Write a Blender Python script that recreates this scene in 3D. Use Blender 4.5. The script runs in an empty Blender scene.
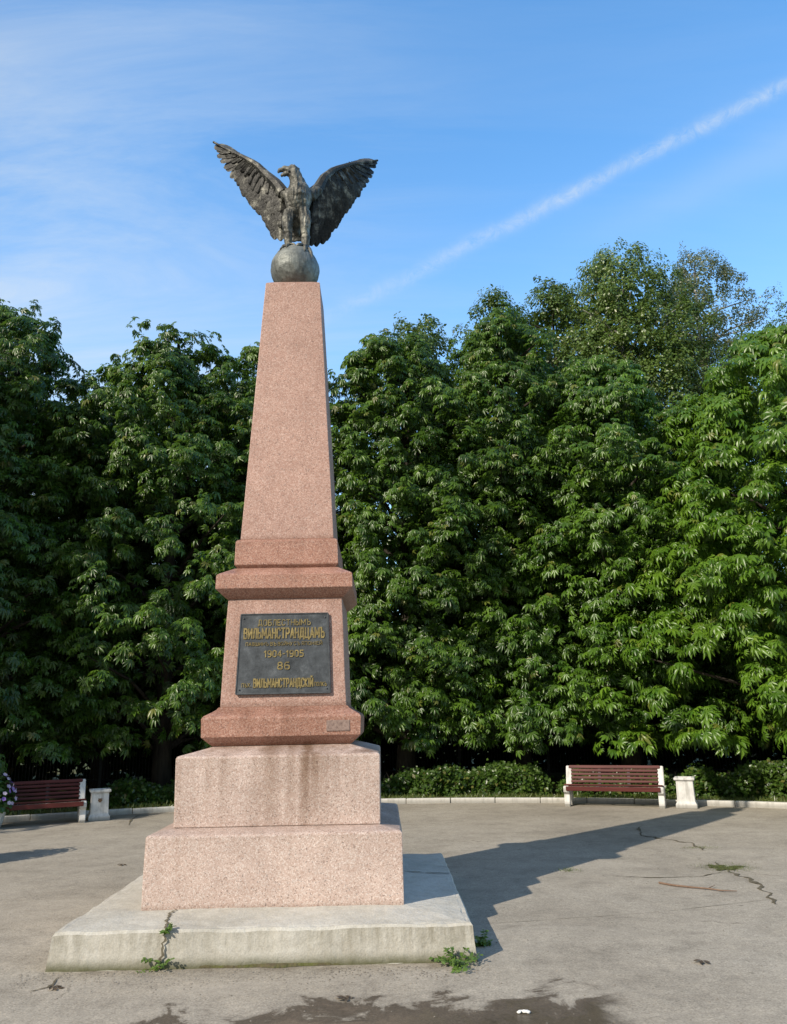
import bpy, bmesh, math, random
import numpy as np
from mathutils import Vector, Matrix, noise as mnoise

random.seed(7)
RS = np.random.RandomState(11)
R = math.radians
scene = bpy.context.scene
COL = scene.collection

# ------------------------------------------------------------------ camera model
F_PX, PITCH, ROLL, EYE = 793.57, R(14.374), R(-1.114), 1.6
W, H = 787, 1024

def ray(px, py):
    x, y = px - W / 2, py - H / 2
    cr, sr = math.cos(-ROLL), math.sin(-ROLL)
    x, y = cr * x - sr * y, sr * x + cr * y
    c, s = math.cos(PITCH), math.sin(PITCH)
    return Vector((x / F_PX, c + y / F_PX * s, s - y / F_PX * c))

def at(px, py, Y):                       # point on the vertical plane y = Y
    d = ray(px, py)
    return Vector((0, 0, EYE)) + d * (Y / d.y)

def on_ground(px, py, z=0.0):
    d = ray(px, py)
    return Vector((0, 0, EYE)) + d * ((z - EYE) / d.z)

cam_d = bpy.data.cameras.new('camera')
cam = bpy.data.objects.new('camera', cam_d)
COL.objects.link(cam)
cam_d.sensor_fit = 'VERTICAL'
cam_d.sensor_height = 24
cam_d.lens = 24 * F_PX / H
cam_d.clip_start = 0.05
cam_d.clip_end = 9000
cam.matrix_world = (Matrix.Translation((0, 0, EYE)) @ Matrix.Rotation(R(90) + PITCH, 4, 'X')
                    @ Matrix.Rotation(ROLL, 4, 'Z'))
scene.camera = cam

# ------------------------------------------------------------------ object helpers
def tag(o, label=None, cat=None, group=None, kind=None):
    if label: o['label'] = label
    if cat: o['category'] = cat
    if group: o['group'] = group
    if kind: o['kind'] = kind
    return o

def empty(name, loc=(0, 0, 0), rz=0.0):
    o = bpy.data.objects.new(name, None)
    o.location = loc
    o.rotation_euler = (0, 0, rz)
    o.empty_display_size = 0.2
    COL.objects.link(o)
    return o

def link(name, me, mat, parent=None, smooth=False):
    o = bpy.data.objects.new(name, me)
    COL.objects.link(o)
    if mat is not None and len(me.materials) == 0:
        me.materials.append(mat)
    if parent is not None:
        o.parent = parent
    if smooth:
        me.polygons.foreach_set('use_smooth', [True] * len(me.polygons))
    return o

def from_bm(name, bm, mat, parent=None, smooth=False):
    bmesh.ops.recalc_face_normals(bm, faces=bm.faces)
    me = bpy.data.meshes.new(name)
    bm.to_mesh(me)
    bm.free()
    return link(name, me, mat, parent, smooth)

def np_mesh(name, verts, faces):
    """verts (N,3), faces (M,k) of one polygon size"""
    verts = np.asarray(verts, dtype=np.float32)
    faces = np.asarray(faces, dtype=np.int32)
    me = bpy.data.meshes.new(name)
    k = faces.shape[1]
    me.vertices.add(len(verts))
    me.vertices.foreach_set('co', verts.ravel())
    me.loops.add(faces.size)
    me.loops.foreach_set('vertex_index', faces.ravel())
    me.polygons.add(len(faces))
    me.polygons.foreach_set('loop_start', np.arange(0, faces.size, k, dtype=np.int32))
    me.update(calc_edges=True)
    me.validate()
    return me

def evaluated(o, name):
    dg = bpy.context.evaluated_depsgraph_get()
    dg.update()
    me = bpy.data.meshes.new_from_object(o.evaluated_get(dg))
    me.name = name
    return me

def drop(o):
    bpy.data.objects.remove(o, do_unlink=True)

def bm_box(bm, cx, cy, cz, sx, sy, sz, rot=None):
    m = Matrix.Translation((cx, cy, cz))
    if rot is not None: m = m @ rot
    m = m @ Matrix.Diagonal((sx, sy, sz, 1))
    return bmesh.ops.create_cube(bm, size=1, matrix=m)['verts']

def bm_tube(bm, pts, rad, seg=8, caps=True, squash=None):
    """tapered tube along points"""
    pts = [Vector(p) for p in pts]
    rings = []
    ref = None
    for i, p in enumerate(pts):
        t = (pts[min(i + 1, len(pts) - 1)] - pts[max(i - 1, 0)])
        if t.length < 1e-9: t = Vector((0, 0, 1))
        t.normalize()
        if ref is None:
            ref = Vector((1, 0, 0)) if abs(t.x) < 0.8 else Vector((0, 1, 0))
        a = (ref - t * ref.dot(t)).normalized()
        b = t.cross(a)
        ref = a
        r = rad[i] if hasattr(rad, '__len__') else rad
        ra, rb = (r, r) if squash is None else (r * squash[0], r * squash[1])
        rings.append([bm.verts.new(p + a * math.cos(2 * math.pi * k / seg) * ra + b * math.sin(2 * math.pi * k / seg) * rb)
                      for k in range(seg)])
    for i in range(len(rings) - 1):
        for k in range(seg):
            bm.faces.new((rings[i][k], rings[i][(k + 1) % seg], rings[i + 1][(k + 1) % seg], rings[i + 1][k]))
    if caps:
        bm.faces.new(list(reversed(rings[0])))
        bm.faces.new(rings[-1])
    return rings

def bm_profile(bm, rows):
    """square stack of (half width, z)"""
    rings = []
    for w, z in rows:
        rings.append([bm.verts.new((sx * w, sy * w, z)) for sx, sy in ((-1, -1), (1, -1), (1, 1), (-1, 1))])
    for i in range(len(rings) - 1):
        for k in range(4):
            bm.faces.new((rings[i][k], rings[i][(k + 1) % 4], rings[i + 1][(k + 1) % 4], rings[i + 1][k]))
    bm.faces.new(list(reversed(rings[0])))
    bm.faces.new(rings[-1])

def bm_lathe(bm, rows, seg=24):
    rings = [[bm.verts.new((r * math.cos(2 * math.pi * k / seg), r * math.sin(2 * math.pi * k / seg), z)) for k in range(seg)] for r, z in rows]
    for i in range(len(rings) - 1):
        for k in range(seg):
            bm.faces.new((rings[i][k], rings[i][(k + 1) % seg], rings[i + 1][(k + 1) % seg], rings[i + 1][k]))
    bm.faces.new(list(reversed(rings[0])))
    bm.faces.new(rings[-1])

def bevel_bm(bm, w, seg=2):
    bmesh.ops.bevel(bm, geom=list(bm.edges), offset=w, segments=seg, profile=0.6, affect='EDGES', clamp_overlap=True)

# ------------------------------------------------------------------ node helpers
class NT:
    def __init__(self, name):
        self.m = bpy.data.materials.new(name)
        self.m.use_nodes = True
        self.t = self.m.node_tree
        self.t.nodes.clear()
        self.out = self.t.nodes.new('ShaderNodeOutputMaterial')
    def n(self, typ, **kw):
        nd = self.t.nodes.new(typ)
        ins = kw.pop('ins', {})
        for k, v in kw.items(): setattr(nd, k, v)
        for k, v in ins.items():
            if hasattr(v, 'links') or isinstance(v, bpy.types.NodeSocket):
                self.t.links.new(v, nd.inputs[k])
            else:
                nd.inputs[k].default_value = v
        return nd
    def link(self, a, b): self.t.links.new(a, b)
    def math(self, op, a, b=None, c=None, clamp=False):
        nd = self.t.nodes.new('ShaderNodeMath'); nd.operation = op; nd.use_clamp = clamp
        for i, v in enumerate((a, b, c)):
            if v is None: continue
            if isinstance(v, bpy.types.NodeSocket): self.t.links.new(v, nd.inputs[i])
            else: nd.inputs[i].default_value = v
        return nd.outputs[0]
    def noise(self, vec, scale, detail=4, rough=0.55, dist=0.0):
        return self.n('ShaderNodeTexNoise', ins={'Vector': vec, 'Scale': scale, 'Detail': detail, 'Roughness': rough, 'Distortion': dist}).outputs['Fac']
    def ramp(self, fac, stops, interp='LINEAR'):
        nd = self.t.nodes.new('ShaderNodeValToRGB')
        cr = nd.color_ramp; cr.interpolation = interp
        while len(cr.elements) < len(stops): cr.elements.new(0.5)
        for e, (p, c) in zip(cr.elements, stops):
            e.position = p
            e.color = c if hasattr(c, '__len__') and len(c) == 4 else ((*c, 1) if hasattr(c, '__len__') else (c, c, c, 1))
        self.t.links.new(fac, nd.inputs[0])
        return nd.outputs[0]
    def mix(self, fac, a, b, blend='MIX'):
        nd = self.t.nodes.new('ShaderNodeMix'); nd.data_type = 'RGBA'; nd.blend_type = blend
        for k, v in ((0, fac), (6, a), (7, b)):
            if isinstance(v, bpy.types.NodeSocket): self.t.links.new(v, nd.inputs[k])
            elif k == 0: nd.inputs[0].default_value = v
            else: nd.inputs[k].default_value = (*v, 1) if len(v) == 3 else v
        return nd.outputs[2]
    def smooth(self, x, a, b):
        nd = self.t.nodes.new('ShaderNodeMapRange'); nd.interpolation_type = 'SMOOTHSTEP'
        self.t.links.new(x, nd.inputs[0])
        nd.inputs[1].default_value = a; nd.inputs[2].default_value = b
        return nd.outputs[0]
    def obj(self): return self.t.nodes.new('ShaderNodeTexCoord').outputs['Object']
    def pos(self): return self.t.nodes.new('ShaderNodeNewGeometry').outputs['Position']
    def vmul(self, v, s):
        nd = self.t.nodes.new('ShaderNodeVectorMath'); nd.operation = 'MULTIPLY'
        self.t.links.new(v, nd.inputs[0]); nd.inputs[1].default_value = s
        return nd.outputs[0]
    def sep(self, v):
        nd = self.t.nodes.new('ShaderNodeSeparateXYZ'); self.t.links.new(v, nd.inputs[0]); return nd.outputs
    def bump(self, h, strength, dist, normal=None):
        ins = {'Height': h, 'Strength': strength, 'Distance': dist}
        if normal is not None: ins['Normal'] = normal
        return self.n('ShaderNodeBump', ins=ins).outputs[0]
    def principled(self, color, rough=0.6, spec=0.4, metal=0.0, normal=None):
        b = self.n('ShaderNodeBsdfPrincipled')
        for k, v in (('Base Color', color), ('Roughness', rough), ('Specular IOR Level', spec), ('Metallic', metal)):
            if isinstance(v, bpy.types.NodeSocket): self.link(v, b.inputs[k])
            else: b.inputs[k].default_value = (*v, 1) if hasattr(v, '__len__') else v
        if normal is not None: self.link(normal, b.inputs['Normal'])
        return b
    def done(self, shader):
        self.link(shader.outputs[0] if hasattr(shader, 'outputs') else shader, self.out.inputs[0])
        return self.m

# ------------------------------------------------------------------ materials
def granite(name, base, dark, light, stain=0.0, z0=0.0, z1=1.0, streaks=(), ledge=0.5):
    """speckled granite; z0..z1 is the height of the block, streaks are (x, width, amount) water runs on its front"""
    t = NT(name)
    o = t.obj()
    v1s = t.sep(t.n('ShaderNodeTexVoronoi', ins={'Vector': o, 'Scale': 140.0}).outputs['Color'])[0]
    v2 = t.sep(t.n('ShaderNodeTexVoronoi', ins={'Vector': o, 'Scale': 125.0}).outputs['Color'])[1]
    n1 = t.noise(o, 1.3, 5, 0.6); n2 = t.noise(o, 7.0, 5, 0.65); n3 = t.noise(o, 260, 2, 0.6)
    c = t.ramp(v1s, [(0.0, dark), (0.18, dark), (0.30, base), (0.72, base), (0.84, light), (1.0, light)])
    # larger crystals: pale feldspar and black mica
    c = t.mix(t.ramp(v2, [(0.90, 0.0), (0.93, 0.6)]), c, tuple(min(1, v * 1.3) for v in light))
    c = t.mix(t.ramp(v2, [(0.04, 0.55), (0.06, 0.0)]), c, (0.11, 0.085, 0.08))
    c = t.mix(0.5, c, t.ramp(n3, [(0.3, (0.8, 0.8, 0.8)), (0.7, (1.15, 1.15, 1.15))]), 'MULTIPLY')
    c = t.mix(1.0, c, t.ramp(n1, [(0.25, (0.80, 0.78, 0.76)), (0.5, (0.97, 0.96, 0.95)), (0.75, (1.09, 1.08, 1.06))]), 'MULTIPLY')
    c = t.mix(0.6, c, t.ramp(n2, [(0.3, (0.84, 0.82, 0.80)), (0.7, (1.08, 1.08, 1.07))]), 'MULTIPLY')
    ox, oy, zz = t.sep(o)
    st = t.noise(t.vmul(o, (6.5, 6.5, 0.45)), 1.0, 6, 0.62)
    st2 = t.noise(t.vmul(o, (1.7, 1.7, 0.25)), 1.0, 3, 0.5)
    hi = t.smooth(zz, z0 - 0.3 * (z1 - z0), z1)
    m = t.math('MULTIPLY', t.ramp(st, [(0.42, 0.0), (0.70, 1.0)]), t.ramp(st2, [(0.36, 0.0), (0.64, 1.0)]))
    m = t.math('MULTIPLY', m, t.math('MULTIPLY_ADD', hi, 0.85, 0.15))
    xw = t.math('ADD', ox, t.math('MULTIPLY_ADD', st, 0.16, -0.08))
    for cx_, wd_, am in streaks:
        g_ = t.math('POWER', 2.718, t.math('MULTIPLY', t.math('POWER', t.math('DIVIDE', t.math('SUBTRACT', xw, cx_), wd_), 2.0), -1.0))
        g_ = t.math('MULTIPLY', t.math('MULTIPLY', g_, t.math('MULTIPLY_ADD', hi, 0.8, 0.2)), t.math('MULTIPLY_ADD', st, 1.3, 0.2))
        m = t.math('MAXIMUM', m, t.math('MULTIPLY', g_, am))
    c = t.mix(t.math('MULTIPLY', m, stain, clamp=True), c, t.mix(0.85, c, (0.36, 0.27, 0.19), 'MULTIPLY'))
    # grime along the bed joints
    h_ = z1 - z0
    lo = t.smooth(t.math('ADD', zz, t.math('MULTIPLY_ADD', n2, -0.05, 0.02)), z0 + min(0.05, h_ * .2), z0)
    up = t.smooth(t.math('ADD', zz, t.math('MULTIPLY_ADD', st, 0.10, -0.05)), z1 - min(0.10, h_ * .35), z1)
    gm = t.math('MULTIPLY', t.math('MAXIMUM', lo, t.math('MULTIPLY', up, 0.55)), ledge, clamp=True)
    c = t.mix(gm, c, t.mix(0.8, c, (0.40, 0.34, 0.28), 'MULTIPLY'))
    b = t.bump(v1s, 0.2, 0.002)
    b = t.bump(n2, 0.3, 0.012, b)
    return t.done(t.principled(c, t.ramp(n2, [(0.3, 0.42), (0.7, 0.68)]), 0.35, normal=b))

RED = ((0.455, 0.285, 0.235), (0.365, 0.215, 0.170), (0.525, 0.375, 0.325))
REDC = ((0.40, 0.215, 0.160), (0.30, 0.148, 0.108), (0.475, 0.305, 0.25))
PALE = ((0.565, 0.44, 0.39), (0.465, 0.345, 0.295), (0.64, 0.555, 0.515))
G_SHAFT = granite('granite_shaft', *RED, stain=0.35, z0=3.13, z1=5.8, ledge=0.4)
G_COLLAR = granite('granite_collar', *REDC, stain=0.5, z0=2.87, z1=3.14, ledge=0.45)
G_CORN = granite('granite_cornice', *REDC, stain=0.5, z0=2.59, z1=2.87, ledge=0.5)
G_DIE = granite('granite_pedestal', *RED, stain=0.45, z0=1.69, z1=2.6, ledge=0.6)
G_BASE = granite('granite_base_moulding', *REDC, stain=0.8, z0=1.385, z1=1.69, streaks=((0.05, .10, .7), (-.28, .06, .5), (.3, .05, .4)), ledge=0.75)
G_PALE = granite('granite_upper_plinth', *PALE, stain=1.3, z0=0.70, z1=1.40, streaks=((0.215, 0.055, 1.0), (0.10, 0.05, .55), (-0.07, 0.10, 0.65), (-0.42, .05, .35), (0.33, 0.03, .4)), ledge=0.6)
G_PALE2 = granite('granite_lower_plinth', *PALE, stain=0.5, z0=0.25, z1=0.80, ledge=0.5)

def mat_concrete():
    t = NT('concrete_slab'); o = t.obj()
    n1 = t.noise(o, 1.3, 5, 0.6); n2 = t.noise(o, 14, 5, 0.65); n3 = t.noise(o, 90, 3, 0.6)
    c = t.ramp(n1, [(0.25, (0.43, 0.41, 0.36)), (0.5, (0.535, 0.515, 0.46)), (0.75, (0.60, 0.58, 0.53))])
    c = t.mix(0.6, c, t.ramp(n2, [(0.3, (0.76, 0.74, 0.70)), (0.65, (1.05, 1.05, 1.05))]), 'MULTIPLY')
    c = t.mix(0.5, c, t.ramp(n3, [(0.35, (0.72, 0.72, 0.7)), (0.6, (1.05, 1.05, 1.05))]), 'MULTIPLY')
    g = t.n('ShaderNodeNewGeometry')
    nz = t.sep(g.outputs['Normal'])[2]
    side = t.smooth(nz, 0.7, 0.3)
    z = t.sep(o)[2]
    drip = t.noise(t.vmul(o, (15, 15, 0.7)), 1.0, 6, 0.7)
    top = t.smooth(z, -0.02, 0.26)
    m = t.math('MULTIPLY', t.math('MULTIPLY', side, t.math('MULTIPLY', t.ramp(drip, [(0.38, 0.0), (0.64, 1.0)]), t.ramp(t.noise(t.vmul(o, (1.9, 1.9, .4)), 1, 4, .6), [(0.34, 0.15), (0.62, 1.0)]))), t.math('MULTIPLY_ADD', top, 0.75, 0.2))
    c = t.mix(m, c, t.mix(1.0, c, (0.47, 0.45, 0.39), 'MULTIPLY'))
    foot = t.math('MULTIPLY', side, t.smooth(t.math('ADD', z, t.math('MULTIPLY', n2, -0.06)), 0.06, -0.04))
    c = t.mix(foot, c, (0.10, 0.10, 0.05))
    b = t.bump(n2, 0.5, 0.02); b = t.bump(n3, 0.35, 0.004, b)
    return t.done(t.principled(c, 0.85, 0.2, normal=b))
M_CONC = mat_concrete()

def mat_white_concrete(name='white_painted_concrete', tint=(0.72, 0.71, 0.68)):
    t = NT(name); o = t.obj()
    n1 = t.noise(o, 5, 5, 0.65); n2 = t.noise(o, 45, 4, 0.6)
    c = t.ramp(n1, [(0.28, tuple(v * 0.62 for v in tint)), (0.5, tuple(v * 0.92 for v in tint)), (0.7, tint)])
    drip = t.noise(t.vmul(o, (16, 16, 1.3)), 1, 4, 0.6)
    c = t.mix(t.math('MULTIPLY', t.ramp(drip, [(0.48, 0), (0.7, 1)]), 0.55), c, (0.30, 0.29, 0.26))
    z = t.sep(o)[2]
    c = t.mix(t.math('MULTIPLY', t.smooth(t.math('ADD', z, t.math('MULTIPLY', n1, -0.12)), 0.06, -0.05), 0.7), c, (0.20, 0.19, 0.16))
    return t.done(t.principled(c, 0.7, 0.3, normal=t.bump(n2, 0.4, 0.006)))
M_WHITE = mat_white_concrete()

def mat_slat():
    t = NT('red_slat_paint'); o = t.obj()
    n1 = t.noise(t.vmul(o, (2.5, 30, 30)), 1, 5, 0.6); n2 = t.noise(o, 9, 5, 0.65)
    c = t.ramp(n1, [(0.25, (0.060, 0.015, 0.013)), (0.7, (0.125, 0.032, 0.028))])
    nz = t.sep(t.n('ShaderNodeNewGeometry').outputs['Normal'])[2]
    pale_top = t.math('MULTIPLY', t.smooth(nz, 0.4, 0.65), t.ramp(n2, [(0.34, 0.35), (0.55, 1.0)]))  # slats turn paler where their faces point up
    c = t.mix(pale_top, c, (0.62, 0.56, 0.52))
    return t.done(t.principled(c, 0.5, 0.2, normal=t.bump(n1, 0.3, 0.003)))
M_SLAT = mat_slat()

def mat_bronze(name, dark, mid, light, lo=0.32, hi=0.72):
    t = NT(name); o = t.obj()
    n1 = t.noise(o, 7, 6, 0.7); n2 = t.noise(o, 38, 5, 0.65)
    c = t.ramp(n1, [(lo, dark), ((lo + hi) / 2, mid), (hi, light)])
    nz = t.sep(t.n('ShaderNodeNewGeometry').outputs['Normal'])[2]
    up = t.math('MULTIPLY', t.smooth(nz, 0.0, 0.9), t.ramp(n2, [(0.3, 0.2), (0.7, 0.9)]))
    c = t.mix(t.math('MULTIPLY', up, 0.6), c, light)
    drip = t.noise(t.vmul(o, (22, 22, 3)), 1, 4, 0.6)
    c = t.mix(t.math('MULTIPLY', t.ramp(drip, [(0.5, 0), (0.68, 1)]), 0.55), c, tuple(v * 0.4 for v in dark))
    return t.done(t.principled(c, t.ramp(n2, [(0.3, 0.42), (0.7, 0.68)]), 0.5, 0.35, normal=t.bump(n2, 0.6, 0.012)))
M_BRONZE = mat_bronze('weathered_bronze', (0.024, 0.024, 0.021), (0.10, 0.10, 0.088), (0.31, 0.305, 0.26), 0.34, 0.68)
M_WING = mat_bronze('weathered_bronze_wing', (0.008, 0.008, 0.0075), (0.040, 0.040, 0.036), (0.30, 0.295, 0.25), 0.38, 0.70)
M_GLOBE = mat_bronze('patinated_globe', (0.10, 0.11, 0.105), (0.20, 0.215, 0.205), (0.30, 0.32, 0.30))

def mat_plaque():
    t = NT('plaque_metal'); o = t.obj()
    n = t.noise(o, 9, 6, 0.7); n2 = t.noise(t.vmul(o, (14, 14, 3)), 1, 5, 0.65)
    c = t.ramp(n, [(0.3, (0.035, 0.04, 0.045)), (0.55, (0.085, 0.095, 0.105)), (0.75, (0.17, 0.185, 0.20))])
    c = t.mix(t.math('MULTIPLY', t.ramp(n2, [(0.5, 0), (0.7, 1)]), 0.5), c, (0.045, 0.05, 0.06))
    return t.done(t.principled(c, 0.45, 0.5, 0.3, normal=t.bump(n, 0.3, 0.01)))
M_PLAQUE = mat_plaque()

def mat_simple(name, c1, c2, scale=12, rough=0.6, spec=0.4, metal=0.0, bump=0.2):
    t = NT(name); o = t.obj(); n = t.noise(o, scale, 5, 0.65)
    return t.done(t.principled(t.ramp(n, [(0.3, c1), (0.7, c2)]), rough, spec, metal, normal=t.bump(n, bump, 0.01)))
M_GOLD = mat_simple('gold_letters', (0.10, 0.08, 0.035), (0.37, 0.285, 0.105), 22, 0.5, 0.5, 0.2)
M_FRAME = mat_simple('plaque_frame_metal', (0.03, 0.035, 0.04), (0.09, 0.10, 0.11), 20, 0.5)
M_PATCH = mat_simple('mortar_patch', (0.15, 0.10, 0.085), (0.36, 0.26, 0.22), 40, 0.7)
M_IRON = mat_simple('black_iron', (0.015, 0.016, 0.016), (0.035, 0.036, 0.036), 20, 0.55)
M_EMBLEM = mat_simple('brown_emblem', (0.10, 0.055, 0.03), (0.26, 0.15, 0.08), 40, 0.6)
M_TWIG = mat_simple('dry_twig_bark', (0.14, 0.085, 0.055), (0.24, 0.16, 0.11), 30, 0.8)
M_PAPER = mat_simple('white_paper', (0.70, 0.70, 0.68), (0.82, 0.82, 0.80), 30, 0.8)
M_DEADLEAF = mat_simple('dead_leaf', (0.04, 0.03, 0.02), (0.12, 0.08, 0.045), 30, 0.8)

def mat_bark(name, c1, c2):
    t = NT(name); o = t.obj()
    n = t.noise(t.vmul(o, (9, 9, 1.6)), 1.5, 6, 0.7)
    return t.done(t.principled(t.ramp(n, [(0.3, c1), (0.7, c2)]), 0.9, 0.2, normal=t.bump(n, 0.8, 0.04)))
M_BARK = mat_bark('chestnut_bark', (0.022, 0.018, 0.014), (0.075, 0.062, 0.05))
M_BIRCH = mat_bark('birch_bark', (0.10, 0.09, 0.08), (0.66, 0.64, 0.60))

def leaf_mat(name, c1, c2, back, rough=0.36, transl=0.30, tcol=None, spec=0.6, spots=0.5):
    t = NT(name)
    g = t.n('ShaderNodeNewGeometry')
    rnd = g.outputs['Random Per Island']
    n = t.noise(t.pos(), 0.9, 4, 0.6)
    f = t.math('MULTIPLY_ADD', rnd, 0.7, t.math('MULTIPLY_ADD', n, 1.3, -0.50), clamp=True)
    c = t.ramp(f, [(0.0, c1), (0.55, tuple((a + b) / 2 for a, b in zip(c1, c2))), (1.0, c2)])
    c = t.mix(t.ramp(rnd, [(0.965, 0), (0.975, spots)]), c, (0.19, 0.13, 0.045))
    c = t.mix(g.outputs['Backfacing'], c, t.mix(0.6, c, back))
    p = t.principled(c, rough, spec)
    tr = t.n('ShaderNodeBsdfTranslucent')
    tc = tcol or tuple(min(1, v) for v in (c2[0] * 2.0, c2[1] * 1.9, c2[2] * 0.8))
    t.link(t.mix(0.5, tc, c), tr.inputs[0])
    mx = t.n('ShaderNodeMixShader', ins={0: transl})
    t.link(p.outputs[0], mx.inputs[1]); t.link(tr.outputs[0], mx.inputs[2])
    return t.done(mx)
L_CHEST = leaf_mat('chestnut_leaf', (0.016, 0.053, 0.006), (0.125, 0.235, 0.024), (0.08, 0.14, 0.06))
L_CHEST_SHADE = leaf_mat('chestnut_leaf_shade', (0.013, 0.045, 0.005), (0.098, 0.195, 0.020), (0.07, 0.12, 0.06))  # darker chestnut copy: shade over the left trees is put into the leaf colour
L_CHEST_LIT = leaf_mat('chestnut_leaf_lit', (0.020, 0.067, 0.007), (0.138, 0.265, 0.024), (0.08, 0.14, 0.06))  # lighter chestnut copy with the sun on mid-row trees put into its colour
L_BRIGHT = leaf_mat('chestnut_leaf_bright', (0.038, 0.110, 0.009), (0.175, 0.315, 0.028), (0.10, 0.17, 0.05), transl=0.33)  # lighter, yellower leaf green for the tree at the right edge
L_LIND = leaf_mat('linden_leaf', (0.040, 0.090, 0.014), (0.13, 0.20, 0.04), (0.09, 0.14, 0.06))
L_BIRCH = leaf_mat('birch_leaf', (0.060, 0.115, 0.020), (0.17, 0.255, 0.06), (0.12, 0.16, 0.07))
L_GREY = leaf_mat('greyish_birch_leaf', (0.075, 0.10, 0.045), (0.17, 0.20, 0.10), (0.15, 0.18, 0.11))
L_HEDGE = leaf_mat('hedge_leaf', (0.022, 0.060, 0.009), (0.105, 0.18, 0.030), (0.11, 0.17, 0.06))
L_THICK = leaf_mat('thicket_leaf_shade', (0.006, 0.015, 0.004), (0.014, 0.03, 0.008), (0.012, 0.022, 0.009), transl=0.1, spec=0.0, rough=0.9)  # near-black green: deep shade under the trees is put into the colour
L_GRASS = leaf_mat('grass_blade', (0.06, 0.105, 0.02), (0.19, 0.22, 0.06), (0.14, 0.18, 0.06))
L_WEED = leaf_mat('weed_leaf', (0.06, 0.13, 0.02), (0.15, 0.24, 0.045), (0.14, 0.2, 0.07))
L_POT = leaf_mat('planter_leaf', (0.03, 0.085, 0.016), (0.085, 0.16, 0.035), (0.09, 0.14, 0.05))
L_PETAL_W = leaf_mat('pale_petal', (0.60, 0.47, 0.68), (0.78, 0.70, 0.82), (0.6, 0.55, 0.7), 0.6, 0.3, (0.7, 0.6, 0.8), 0.2)
L_PETAL_V = leaf_mat('violet_petal', (0.22, 0.12, 0.48), (0.42, 0.28, 0.70), (0.3, 0.2, 0.6), 0.6, 0.3, (0.35, 0.2, 0.7), 0.2)

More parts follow.
